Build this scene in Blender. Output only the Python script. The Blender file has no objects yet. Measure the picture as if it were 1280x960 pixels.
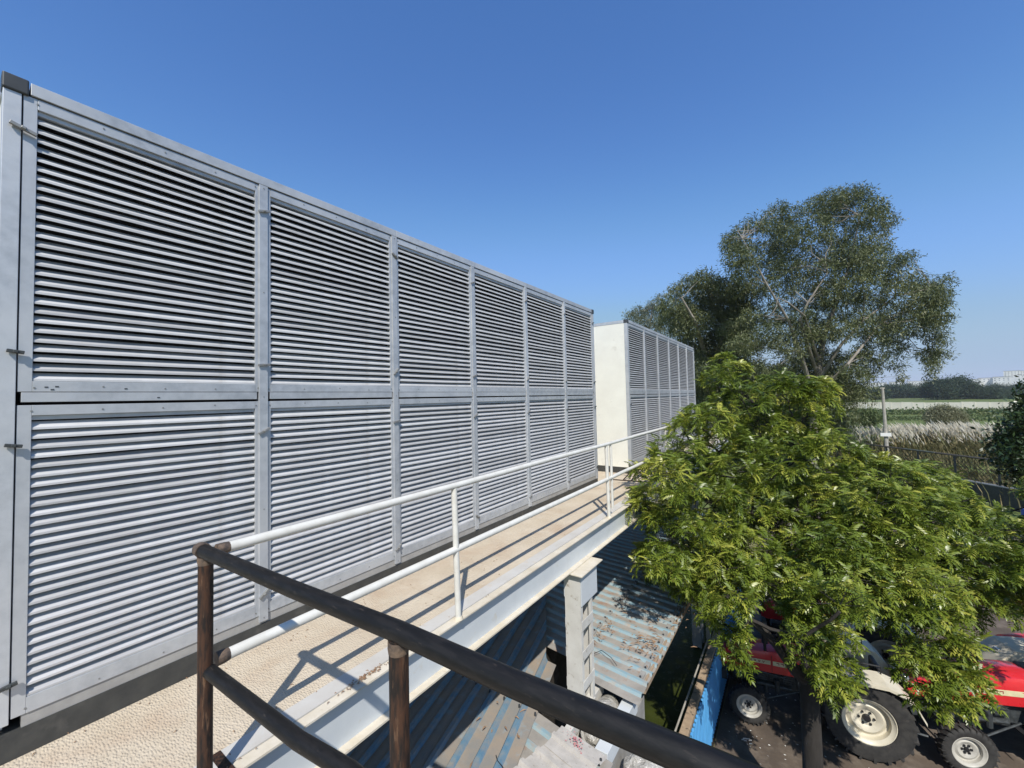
import bpy, bmesh, math, random
import numpy as np
from mathutils import Vector, Matrix
R = math.radians
rnd = random.Random(7)
nrg = np.random.default_rng(11)
S = bpy.context.scene
col = S.collection

# ------------------------------------------------------------------ camera, sky, sun, exposure
CAM = np.array([0.0, 0.0, 1.62])
FPX = 505.0
_U = np.array([-318, 14080, -505.0]); _U /= np.linalg.norm(_U)
_Y = np.array([355, -10, -505.0]); _Y -= _U*(_Y@_U); _Y /= np.linalg.norm(_Y)
ROT = np.array([np.cross(_Y, _U), _Y, _U])
cd = bpy.data.cameras.new('camera'); cam = bpy.data.objects.new('camera', cd); col.objects.link(cam)
cd.sensor_width = 36; cd.lens = FPX/1280*36; cd.clip_start = 0.05; cd.clip_end = 9000
cam.matrix_world = Matrix.Translation(CAM.tolist()) @ Matrix(ROT.tolist()).to_4x4()
S.camera = cam
S.render.resolution_x = 1024; S.render.resolution_y = 768
SUN = Vector((0.545, -0.725, 1.0)).normalized()
w = bpy.data.worlds.new('World'); S.world = w; w.use_nodes = True
nt = w.node_tree; bg = nt.nodes['Background']
sky = nt.nodes.new('ShaderNodeTexSky'); sky.sky_type = 'NISHITA'; sky.sun_disc = False
sky.sun_elevation = math.asin(SUN.z); sky.sun_rotation = math.atan2(SUN.x, SUN.y)
sky.altitude = 200; sky.air_density = 1.0; sky.dust_density = 0.0; sky.ozone_density = 10.0
# soft highlight roll-off of the whole sky, as the phone camera gives it
vm1 = nt.nodes.new('ShaderNodeVectorMath'); vm1.operation = 'SCALE'; vm1.inputs['Scale'].default_value = 0.1
crv = nt.nodes.new('ShaderNodeRGBCurve')
vm2 = nt.nodes.new('ShaderNodeVectorMath'); vm2.operation = 'SCALE'; vm2.inputs['Scale'].default_value = 10
for ch, pts in ((0, [(0,0),(.044,.067),(.118,.215),(.234,.325),(.427,.37),(1,.52)]), (1, [(0,0),(.099,.172),(.256,.41),(.439,.475),(.617,.485),(1,.58)]), (2, [(0,0),(.24,.455),(.4,.66),(.538,.77),(.70,.655),(1,.64)])):
    c_ = crv.mapping.curves[ch]
    while len(c_.points) < len(pts): c_.points.new(.5, .5)
    for p_, (x_, y_) in zip(c_.points, pts): p_.location = (x_, y_)
crv.mapping.update()
nt.links.new(sky.outputs[0], vm1.inputs[0]); nt.links.new(vm1.outputs[0], crv.inputs['Color']); nt.links.new(crv.outputs[0], vm2.inputs[0])
nt.links.new(vm2.outputs[0], bg.inputs[0]); bg.inputs[1].default_value = 0.10
ld = bpy.data.lights.new('sun', 'SUN'); ld.energy = 4.6; ld.angle = R(0.53); ld.color = (1, .955, .88)
sun = bpy.data.objects.new('sun', ld); col.objects.link(sun)
sun.rotation_euler = SUN.to_track_quat('Z', 'Y').to_euler()
S.view_settings.view_transform = 'Standard'; S.view_settings.look = 'None'
S.view_settings.exposure = 0.15; S.view_settings.gamma = 1

def ray(u, v): return ROT @ np.array([u-640, 480-v, -FPX])
def at(u, v, depth): return CAM + ray(u, v)*depth/FPX
def at_z(u, v, z):
    d = ray(u, v); return CAM + d*(z-CAM[2])/d[2]

# ------------------------------------------------------------------ materials
def mat(name, c1, c2=None, rough=.6, metal=0, scale=8, detail=6, lo=.35, hi=.65, bump=0, bscale=60, bdist=.004,
        c3=None, scale3=3, lo3=.55, hi3=.7, spec=.5, coat=0, stretch=(1,1,1), coord='Object'):
    m = bpy.data.materials.new(name); m.use_nodes = True
    t = m.node_tree; N = t.nodes; L = t.links; b = N['Principled BSDF']
    b.inputs['Roughness'].default_value = rough; b.inputs['Metallic'].default_value = metal
    b.inputs['Specular IOR Level'].default_value = spec; b.inputs['Coat Weight'].default_value = coat
    tc = N.new('ShaderNodeTexCoord'); mp = N.new('ShaderNodeMapping'); mp.inputs['Scale'].default_value = stretch
    L.new(tc.outputs[coord], mp.inputs[0])
    def noise(s, d=detail, off=0):
        n = N.new('ShaderNodeTexNoise'); n.inputs['Scale'].default_value = s; n.inputs['Detail'].default_value = d
        n.inputs['Roughness'].default_value = .62
        if off:
            a = N.new('ShaderNodeVectorMath'); a.inputs[1].default_value = (off, off, off); L.new(mp.outputs[0], a.inputs[0]); L.new(a.outputs[0], n.inputs[0])
        else: L.new(mp.outputs[0], n.inputs[0])
        return n
    def ramp(src, a, z):
        r = N.new('ShaderNodeMapRange'); r.inputs[1].default_value = a; r.inputs[2].default_value = z
        L.new(src, r.inputs[0]); return r
    if c2 is None: c2 = tuple(x*.78 for x in c1)
    mx = N.new('ShaderNodeMix'); mx.data_type = 'RGBA'
    mx.inputs['A'].default_value = (*c1, 1); mx.inputs['B'].default_value = (*c2, 1)
    L.new(ramp(noise(scale).outputs[0], lo, hi).outputs[0], mx.inputs[0])
    out = mx.outputs['Result']
    if c3:
        m3 = N.new('ShaderNodeMix'); m3.data_type = 'RGBA'; m3.inputs['B'].default_value = (*c3, 1)
        L.new(out, m3.inputs['A']); L.new(ramp(noise(scale3, off=13.7).outputs[0], lo3, hi3).outputs[0], m3.inputs[0])
        out = m3.outputs['Result']
    L.new(out, b.inputs['Base Color'])
    rr = N.new('ShaderNodeMapRange'); rr.inputs[3].default_value = max(0, rough-.12); rr.inputs[4].default_value = min(1, rough+.12)
    L.new(noise(scale*2.3, off=5).outputs[0], rr.inputs[0]); L.new(rr.outputs[0], b.inputs['Roughness'])
    if bump:
        bn = N.new('ShaderNodeBump'); bn.inputs['Strength'].default_value = bump; bn.inputs['Distance'].default_value = bdist
        L.new(noise(bscale, 4).outputs[0], bn.inputs['Height']); L.new(bn.outputs[0], b.inputs['Normal'])
    return m

def leafmat(name, c1, c2, c3, rough=.42, trans=.28):
    m = bpy.data.materials.new(name); m.use_nodes = True
    t = m.node_tree; N = t.nodes; L = t.links; b = N['Principled BSDF']; out = N['Material Output']
    at_ = N.new('ShaderNodeAttribute'); at_.attribute_name = 'tint'
    cr = N.new('ShaderNodeValToRGB'); e = cr.color_ramp.elements
    e[0].color = (*c1, 1); e[1].color = (*c3, 1); e[1].position = 1
    k = e.new(.6); k.color = (*c2, 1)
    L.new(at_.outputs['Fac'], cr.inputs[0]); L.new(cr.outputs[0], b.inputs['Base Color'])
    b.inputs['Roughness'].default_value = rough
    tr = N.new('ShaderNodeBsdfTranslucent'); L.new(cr.outputs[0], tr.inputs[0])
    ms = N.new('ShaderNodeMixShader'); ms.inputs[0].default_value = trans
    L.new(b.outputs[0], ms.inputs[1]); L.new(tr.outputs[0], ms.inputs[2]); L.new(ms.outputs[0], out.inputs[0])
    return m

M = {}
M['galv'] = mat('galvanised_frame', (.50,.52,.545), (.38,.40,.425), rough=.42, metal=.3, scale=14, bump=.08, bscale=30, c3=(.56,.57,.58), scale3=2.2, lo3=.4, hi3=.7)
M['slat'] = mat('louvre_aluminium', (.60,.595,.59), (.51,.505,.50), rough=.45, metal=.15, scale=5, c3=(.42,.39,.35), scale3=9, lo3=.62, hi3=.8)
def vary(m, lo=.86, hi=1.06):
    """small piece-to-piece differences in the finish"""
    t = m.node_tree; N = t.nodes; L = t.links; b = N['Principled BSDF']; src = b.inputs['Base Color'].links[0].from_socket
    oi = N.new('ShaderNodeObjectInfo'); mr = N.new('ShaderNodeMapRange'); mr.inputs[3].default_value = lo; mr.inputs[4].default_value = hi
    L.new(oi.outputs['Random'], mr.inputs[0]); vm = N.new('ShaderNodeVectorMath'); vm.operation = 'SCALE'
    L.new(src, vm.inputs[0]); L.new(mr.outputs[0], vm.inputs['Scale']); L.new(vm.outputs[0], b.inputs['Base Color'])
vary(M['slat'], .80, 1.08); vary(M['galv'], .90, 1.05)
M['base_grey'] = mat('grey_base_paint', (.36,.35,.33), (.29,.28,.265), rough=.6, scale=9)
M['black_beam'] = mat('black_bitumen_beam', (.035,.036,.035), (.055,.055,.05), rough=.6, scale=12, c3=(.10,.095,.085), scale3=7, lo3=.58, hi3=.8)
M['dark_in'] = mat('interior_shade', (.016,.016,.022), (.010,.010,.014), rough=.8, scale=40)  # near-black colour stands for the unlit inside seen between the slats
M['capdark'] = mat('dark_corner_plastic', (.05,.055,.06), rough=.5)
M['panelwhite'] = mat('cream_panel', (.80,.785,.70), (.74,.72,.64), rough=.5, scale=2.5, c3=(.56,.53,.46), scale3=2.6, lo3=.60, hi3=.74)
M['latch'] = mat('latch_metal', (.30,.30,.29), rough=.5, metal=.5)
M['latchdark'] = mat('latch_dark', (.045,.05,.05), rough=.5)
M['whitepipe'] = mat('white_pipe_paint', (.69,.675,.62), (.60,.58,.52), rough=.45, scale=9, c3=(.33,.27,.20), scale3=42, lo3=.69, hi3=.74)
M['beampaint'] = mat('pale_grey_beam_paint', (.60,.63,.64), (.54,.57,.585), rough=.5, scale=3, c3=(.52,.47,.37), scale3=5, lo3=.62, hi3=.8)
M['flange'] = mat('cream_dusty_flange', (.66,.60,.49), (.56,.49,.37), rough=.75, scale=6, c3=(.5,.40,.27), scale3=22, lo3=.6, hi3=.8, bump=.3, bscale=50)
M['toe'] = mat('toe_strip_paint', (.56,.545,.51), (.50,.475,.43), rough=.6, scale=4, c3=(.55,.45,.33), scale3=9, lo3=.62, hi3=.85)
M['column'] = mat('column_white_paint', (.60,.585,.54), (.52,.50,.455), rough=.6, scale=6, c3=(.30,.25,.19), scale3=14, lo3=.60, hi3=.74, bump=.2, bscale=25)
M['blackpipe'] = mat('black_pipe', (.009,.0088,.0086), (.015,.014,.0135), rough=.5, spec=.25, scale=70, stretch=(.2,1,1), lo=.45, hi=.6, c3=(.040,.033,.028), scale3=95, lo3=.62, hi3=.70, bump=.3, bscale=110, bdist=.002)
M['rustpipe'] = mat('rusty_post', (.014,.011,.010), (.060,.029,.017), rough=.65, spec=.3, scale=60, stretch=(1,1,.16), lo=.42, hi=.60, c3=(.13,.075,.045), scale3=60, lo3=.60, hi3=.70, bump=.5, bscale=60, bdist=.003)
M['weld'] = mat('burnt_weld', (.05,.04,.035), (.16,.11,.075), rough=.75, scale=40, bump=.6, bscale=90)
M['rib'] = mat('faded_blue_rib', (.09,.19,.28), (.15,.24,.30), rough=.6, scale=7, c3=(.28,.25,.21), scale3=9, lo3=.42, hi3=.75)
M['dust'] = mat('dusty_sheet', (.33,.265,.20), (.24,.23,.21), rough=.85, scale=4, c3=(.26,.33,.36), scale3=6, lo3=.55, hi3=.75, bump=.15, bscale=60)
M['ribB'] = mat('pale_blue_rib', (.22,.35,.40), (.30,.37,.38), rough=.6, scale=6, c3=(.38,.32,.26), scale3=9, lo3=.48, hi3=.7)
M['dustB'] = mat('rusty_dusty_sheet', (.36,.33,.29), (.27,.25,.22), rough=.85, scale=5, c3=(.30,.15,.085), scale3=4.5, lo3=.57, hi3=.72, bump=.15, bscale=60)
M['asb'] = mat('off_white_sheet', (.50,.47,.43), (.40,.375,.34), rough=.8, scale=9, c3=(.22,.18,.15), scale3=30, lo3=.60, hi3=.76, bump=.2)
M['redstain'] = mat('red_paint_splash', (.48,.12,.13), (.56,.30,.29), rough=.7, scale=40)
M['sheetblue'] = mat('bright_blue_sheet', (.115,.40,.74), (.09,.34,.66), rough=.42, scale=5, c3=(.3,.42,.5), scale3=12, lo3=.68, hi3=.8)
M['fencecap'] = mat('brown_cap_beam', (.40,.30,.20), (.30,.22,.15), rough=.85, scale=10, c3=(.06,.05,.04), scale3=12, lo3=.58, hi3=.66)
M['concrete'] = mat('old_concrete', (.33,.32,.295), (.25,.24,.22), rough=.9, scale=8, bump=.3, bscale=30)
M['plastic'] = mat('dusty_clear_plastic', (.56,.54,.50), (.33,.31,.27), rough=.25, scale=9, spec=.8, c3=(.20,.18,.15), scale3=14, lo3=.5, hi3=.7, bump=1, bscale=16, bdist=.03)
M['red'] = mat('tractor_red', (.66,.028,.035), (.60,.022,.03), rough=.3, scale=4, coat=.5, c3=(.45,.10,.08), scale3=6, lo3=.6, hi3=.9)
M['cream'] = mat('tractor_cream', (.70,.64,.50), (.60,.55,.43), rough=.4, scale=5, c3=(.42,.36,.27), scale3=12, lo3=.6, hi3=.8)
M['rimgrey'] = mat('grey_rim', (.36,.36,.34), (.28,.28,.26), rough=.5, scale=8)
M['rimfront'] = mat('pale_front_rim', (.52,.49,.42), (.44,.42,.37), rough=.45, scale=8, c3=(.30,.27,.22), scale3=14, lo3=.6, hi3=.8)
M['tyre'] = mat('tyre_rubber', (.022,.021,.02), (.045,.042,.038), rough=.8, scale=10, c3=(.11,.095,.08), scale3=6, lo3=.6, hi3=.85, bump=.3, bscale=40)
M['engine'] = mat('engine_grey', (.07,.08,.085), (.035,.04,.042), rough=.5, metal=.2, scale=14, c3=(.16,.14,.11), scale3=16, lo3=.6, hi3=.8, bump=.5, bscale=30, bdist=.01)
M['blackp'] = mat('black_plastic', (.02,.02,.022), rough=.45)
M['chrome'] = mat('bright_metal', (.6,.6,.6), rough=.2, metal=1)
M['lens'] = mat('lamp_lens', (.75,.75,.72), rough=.1, coat=1)
M['decal'] = mat('cream_decal', (.75,.68,.42), rough=.4)
M['decalred'] = mat('dark_red_mark', (.30,.02,.03), rough=.4)
M['bark'] = mat('shaded_neem_bark', (.040,.034,.028), (.022,.019,.016), rough=.9, scale=9, stretch=(1,1,.3), bump=.6, bscale=22, bdist=.02)  # the crown's shade on the trunk is put into this dark colour
M['ebark'] = mat('eucalyptus_bark', (.33,.30,.26), (.18,.155,.125), rough=.8, scale=2, stretch=(1,1,.4))
M['neem'] = leafmat('neem_leaf', (.042,.078,.010), (.165,.220,.025), (.42,.42,.07), rough=.36, trans=.25)
M['euc'] = leafmat('eucalyptus_leaf', (.070,.092,.036), (.150,.170,.070), (.28,.27,.135), rough=.5, trans=.2)
M['euc2'] = leafmat('grey_eucalyptus_leaf', (.10,.125,.075), (.16,.18,.11), (.26,.26,.17), rough=.5, trans=.25)
M['darkleaf'] = leafmat('dark_broad_leaf', (.020,.040,.012), (.035,.062,.018), (.09,.11,.04), rough=.34, trans=.1)
M['scrubleaf'] = leafmat('scrub_leaf', (.075,.115,.032), (.115,.155,.048), (.20,.21,.08), rough=.6)
M['farleaf'] = leafmat('distant_leaf', (.028,.052,.026), (.045,.078,.036), (.085,.11,.055), rough=.7)
M['kans'] = leafmat('kans_plume', (.62,.57,.46), (.78,.74,.63), (.86,.84,.77), rough=.8, trans=.45)
M['kansleaf'] = leafmat('kans_blade', (.09,.11,.04), (.17,.16,.07), (.34,.27,.14), rough=.7, trans=.2)
M['bushpale'] = leafmat('pale_bush_leaf', (.13,.14,.07), (.22,.22,.12), (.42,.38,.26), rough=.7)
M['whitewall'] = mat('whitewashed_wall', (.82,.76,.63), (.72,.66,.54), rough=.9, scale=.25, detail=4)
M['farwhite'] = mat('far_white_render', (.78,.77,.74), rough=.8, scale=.1)
M['farglass'] = mat('far_window', (.10,.13,.16), rough=.2)
M['bluedrum'] = mat('blue_plastic_drum', (.03,.10,.45), rough=.4)
M['wallgrey'] = mat('grey_cement_wall', (.42,.42,.43), (.34,.34,.35), rough=.9, scale=1.5, bump=.2, bscale=15)
M['postwhite'] = mat('weathered_pole', (.42,.39,.34), (.30,.28,.24), rough=.85, scale=6)
M['mesh'] = mat('dark_fence_wire', (.05,.05,.05), (.10,.085,.07), rough=.7, scale=20)
M['litter'] = mat('dry_leaf_litter', (.20,.11,.06), (.34,.22,.13), rough=.9, scale=20)
M['paper'] = mat('pale_litter', (.75,.74,.68), rough=.8)

def deckmat():
    m = mat('sandy_chequer_plate', (.59,.505,.385), (.51,.425,.31), rough=.88, scale=2.4, c3=(.45,.33,.225), scale3=1.9, lo3=.50, hi3=.80)
    t = m.node_tree; N = t.nodes; L = t.links; b = N['Principled BSDF']
    tc = N.new('ShaderNodeTexCoord')
    # raised lozenges of the plate under the worn sandy coat
    def loz(ang, off):
        mp = N.new('ShaderNodeMapping'); mp.inputs['Rotation'].default_value = (0,0,R(ang)); mp.inputs['Location'].default_value = (off,off,0)
        mp.inputs['Scale'].default_value = (34, 85, 1)
        v = N.new('ShaderNodeTexVoronoi'); v.voronoi_dimensions = '2D'; v.inputs['Scale'].default_value = 1; v.inputs['Randomness'].default_value = .8
        L.new(tc.outputs['Object'], mp.inputs[0]); L.new(mp.outputs[0], v.inputs[0])
        r = N.new('ShaderNodeMapRange'); r.inputs[1].default_value = .45; r.inputs[2].default_value = .22
        L.new(v.outputs['Distance'], r.inputs[0]); return r
    a = loz(38, 0)
    n = N.new('ShaderNodeTexNoise'); n.inputs['Scale'].default_value = 38; n.inputs['Detail'].default_value = 6; n.inputs['Distortion'].default_value = 1.0; L.new(tc.outputs['Object'], n.inputs[0])
    ad = N.new('ShaderNodeMath'); ad.operation = 'MULTIPLY_ADD'; ad.inputs[1].default_value = 3.0
    L.new(n.outputs[0], ad.inputs[0]); L.new(a.outputs[0], ad.inputs[2])
    bn = N.new('ShaderNodeBump'); bn.inputs['Strength'].default_value = .55; bn.inputs['Distance'].default_value = .004
    L.new(ad.outputs[0], bn.inputs['Height']); L.new(bn.outputs[0], b.inputs['Normal'])
    return m
M['deck'] = deckmat()

def groundmat(name, c1, c2, c3, s1, s3, lo3=.5, hi3=.62, bump=.4, bs=3, bd=.1, rough=.95):
    return mat(name, c1, c2, rough=rough, scale=s1, detail=8, c3=c3, scale3=s3, lo3=lo3, hi3=hi3, bump=bump, bscale=bs, bdist=bd, spec=.2)
M['field'] = groundmat('field_grass', (.095,.135,.035), (.14,.165,.052), (.21,.175,.095), .35, .035, .56, .68, bs=1.2, bd=.25)
M['yard'] = groundmat('packed_earth', (.135,.105,.080), (.085,.068,.055), (.20,.165,.13), 1.1, 2.5, .5, .75, bs=14, bd=.02)
M['shedfloor'] = groundmat('dark_mud', (.05,.042,.035), (.03,.027,.022), (.08,.07,.06), 2, 3)
M['asphalt'] = groundmat('grey_apron', (.10,.10,.10), (.075,.075,.075), (.14,.135,.13), 3, 6, bs=60, bd=.004)
M['water'] = groundmat('algae_water', (.045,.055,.012), (.028,.036,.008), (.12,.13,.05), 3.5, 26, .68, .74, bump=.08, bs=6, bd=.01, rough=.25)

# ------------------------------------------------------------------ mesh helpers
class MB:
    def __init__(s): s.v = []; s.f = []; s.m = []; s.mi = 0
    def add(s, vs, fs):
        o = len(s.v); s.v += [tuple(map(float, p)) for p in vs]; s.f += [tuple(i+o for i in f) for f in fs]; s.m += [s.mi]*len(fs)
    def box(s, x0, x1, y0, y1, z0, z1, T=None):
        vs = [Vector((x, y, z)) for x in (x0, x1) for y in (y0, y1) for z in (z0, z1)]
        if T is not None: vs = [T @ p for p in vs]
        s.add(vs, [(0,1,3,2),(4,6,7,5),(0,4,5,1),(2,3,7,6),(0,2,6,4),(1,5,7,3)])
    def tube(s, pts, rad, n=12, cap=True):
        pts = [Vector(p) for p in pts]
        if not hasattr(rad, '__len__'): rad = [rad]*len(pts)
        vs = []; fs = []
        prev = None
        for i, p in enumerate(pts):
            d = (pts[min(i+1, len(pts)-1)] - pts[max(i-1, 0)]).normalized()
            if prev is None:
                a = d.cross(Vector((0,0,1)) if abs(d.z) < .9 else Vector((1,0,0))).normalized()
            else:
                a = (prev - d*prev.dot(d)).normalized()
            prev = a; b = d.cross(a)
            for k in range(n):
                t = 2*math.pi*k/n; vs.append(p + (a*math.cos(t) + b*math.sin(t))*rad[i])
        for i in range(len(pts)-1):
            for k in range(n):
                k2 = (k+1) % n; fs.append((i*n+k, i*n+k2, (i+1)*n+k2, (i+1)*n+k))
        if cap:
            fs.append(tuple(range(n-1, -1, -1))); fs.append(tuple((len(pts)-1)*n+k for k in range(n)))
        s.add(vs, fs)
    def lathe(s, prof, n=32, T=None, close=True):
        # prof: (radius, axial) about local Y
        vs = []; fs = []; m = len(prof)
        for k in range(n):
            t = 2*math.pi*k/n
            for r, a in prof:
                p = Vector((r*math.cos(t), a, r*math.sin(t))); vs.append(T @ p if T is not None else p)
        for k in range(n):
            k2 = (k+1) % n
            for j in range(m if close else m-1):
                j2 = (j+1) % m; fs.append((k*m+j, k*m+j2, k2*m+j2, k2*m+j))
        s.add(vs, fs)
    def build(s, name, mats, parent=None, bevel=0, smooth=False, loc=None):
        me = bpy.data.meshes.new(name); me.from_pydata(s.v, [], s.f)
        if not isinstance(mats, (list, tuple)): mats = [mats]
        for m in mats: me.materials.append(m)
        if len(mats) > 1: me.polygons.foreach_set('material_index', s.m)
        if smooth:
            me.polygons.foreach_set('use_smooth', [True]*len(s.f))
        me.validate()
        o = bpy.data.objects.new(name, me); col.objects.link(o)
        if smooth:
            md = o.modifiers.new('es', 'EDGE_SPLIT'); md.split_angle = R(35)
        if bevel:
            md = o.modifiers.new('bev', 'BEVEL'); md.width = bevel; md.segments = 2; md.limit_method = 'ANGLE'; md.angle_limit = R(40)
        if parent: o.parent = parent
        if loc is not None: o.location = loc
        return o

def tag(o, label=None, cat=None, group=None, kind=None):
    if label: o['label'] = label
    if cat: o['category'] = cat
    if group: o['group'] = group
    if kind: o['kind'] = kind
    return o
def thing(name, label, cat, loc=(0,0,0), rz=0, group=None):
    o = bpy.data.objects.new(name, None); col.objects.link(o); o.empty_display_size = .2
    o.location = loc; o.rotation_euler = (0,0,rz)
    return tag(o, label, cat, group)
def b1(name, m, parent, *boxes, bevel=0, **k):
    mb = MB()
    for b in boxes: mb.box(*b)
    return mb.build(name, m, parent, bevel=bevel, **k)
def copy_tree(o, parent=None):
    c = o.copy(); col.objects.link(c); c.parent = parent
    for ch in list(o.children): copy_tree(ch, c)
    return c
def np_mesh(name, V, F, m, tint=None, parent=None):
    """V (n,3), F (k,4) quads -> fast mesh, tint per face"""
    me = bpy.data.meshes.new(name); V = np.asarray(V, np.float32); F = np.asarray(F, np.int32)
    q = F.shape[1]
    me.vertices.add(len(V)); me.vertices.foreach_set('co', V.ravel())
    me.loops.add(F.size); me.loops.foreach_set('vertex_index', F.ravel())
    me.polygons.add(len(F)); me.polygons.foreach_set('loop_start', np.arange(0, F.size, q, dtype=np.int32))
    me.update(calc_edges=True)
    if tint is not None:
        a = me.attributes.new('tint', 'FLOAT', 'FACE'); a.data.foreach_set('value', np.asarray(tint, np.float32))
    me.materials.append(m)
    o = bpy.data.objects.new(name, me); col.objects.link(o)
    if parent: o.parent = parent
    return o

# ================================================================== SETTING
def sheet(name, x0, x1, y0, y1, z, m, kind='structure', nx=1, ny=1):
    mb = MB()
    mb.add([(x0,y0,z),(x1,y0,z),(x1,y1,z),(x0,y1,z)], [(0,1,2,3)])
    o = mb.build(name, m); tag(o, kind=kind); return o
G = -4.5
sheet('ground', -6000, 6000, -3000, 7500, G, M['field'])
sheet('yard', -1.40, 26, -8, 26.5, G+.004, M['yard'])
mb = MB(); mb.add([(-1.3,3.0,G+.008),(.9,3.0,G+.008),(.2,6.3,G+.008),(-1.3,7.1,G+.008)], [(0,1,2,3)])
tag(mb.build('path', M['asphalt']), kind='structure')
sheet('shed_floor', -9, -1.41, -3, 17, G+.004, M['shedfloor'])
sheet('water', -2.9, -1.52, 1.0, 15, -4.22, M['water'])

# ---- walkway deck: plates are parts
deck = thing('walkway', 'raised steel walkway with worn sandy plates running beside the louvred units', 'walkway', (0,0,0))
for i, (y0, y1) in enumerate([(-2.6,-.1),(-.1,2.4),(2.4,4.9),(4.9,7.4),(7.4,9.9),(9.9,12.4),(12.4,14.9),(14.9,17.4)]):
    b1('deck_plate', M['deck'], deck, (-3.25 if True else 0, -2.272, y0+.002, y1-.002, -.012, 0))
b1('deck_plate', M['deck'], deck, (-5.6, -3.254, -2.6, 17.4, -.012, -.002))
mb = MB()
ys = np.arange(-2.6, 17.5, .5)
for a, b in zip(ys[:-1], ys[1:]): mb.box(-2.270, -2.158, a, b+(.0 if b<17 else 0), -.010, .003)
mb.build('toe_strip', M['toe'], deck)
mb = MB(); mb.mi = 0
mb.box(-2.154, -2.086, -2.6, 17.4, -.014, -.003)       # top flange face seen beside the strip
mb.mi = 0; mb.box(-2.206, -2.086, -2.6, 17.4, -.302, -.290)
mb.mi = 1; mb.box(-2.150, -2.142, -2.6, 17.4, -.2898, -.0142)
mb.build('edge_beam', [M['flange'], M['beampaint']], deck)
for x in (-3.2, -5.2):
    b1('inner_beam', M['beampaint'], deck, (x-.004, x+.004, -2.6, 17.4, -.29, -.0125), (x-.06, x+.06, -2.6, 17.4, -.302, -.2902))
for y in np.arange(-2, 17.3, 1.6):
    b1('cross_beam', M['beampaint'], deck, (-5.19, -2.152, y, y+.05, -.15, -.0125))
# landing the photographer stands on
land = thing('stair_landing', 'steel landing behind the black pipe railing', 'landing')
b1('landing_plate', M['deck'], land, (-2.08, 1.4, -1.6, .70, -.012, 0))
b1('landing_frame', M['black_beam'], land, (-2.08, 1.4, .702, .76, -.13, 0), (-2.08, 1.4, -1.66, -1.602, -.13, 0))

# ---- columns under the walkway
def column(y, label):
    c = thing('support_column', label, 'column', (-2.09, y, 0), group='columns under the walkway')
    h = G
    x0, x1 = -.105, .085
    b1('cap_plate', M['flange'], c, (-.16, .14, -.06, .50, -.318, -.304), bevel=.002)
    b1('flange_web', M['column'], c, (x0, x1, 0, .010, h, -.3185), (x0, x1, .295, .305, h, -.3185))
    b1('gusset_plate', M['beampaint'], c, (x1+.002, x1+.012, .004, .42, -.66, -.3185), (x0-.012, x0-.002, .004, .3, -.60, -.3185))
    mb = MB()
    mb.box(x1-.03, x1, .011, .05, h, -.3185); mb.box(x1-.03, x1, .255, .294, h, -.3185)
    mb.box(x0, x0+.03, .011, .05, h, -.3185); mb.box(x0, x0+.03, .255, .294, h, -.3185)
    mb.build('angle_leg', M['column'], c)
    z = -.86
    while z > h+.2:
        b1('lacing_plate', M['column'], c, (x1+.001, x1+.007, .004, .30, z-.07, z+.03), (x0-.007, x0-.001, .004, .30, z-.07, z+.03))
        z -= .32
    b1('base_plate', M['concrete'], c, (-.25, .25, -.12, .42, h-.3, h+.25))
    return c
column(4.06, 'pale laced steel column between the rusted and pale blue shed roofs')
c2 = column(10.2, 'pale laced steel column far along the walkway behind the leafy tree')

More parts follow.
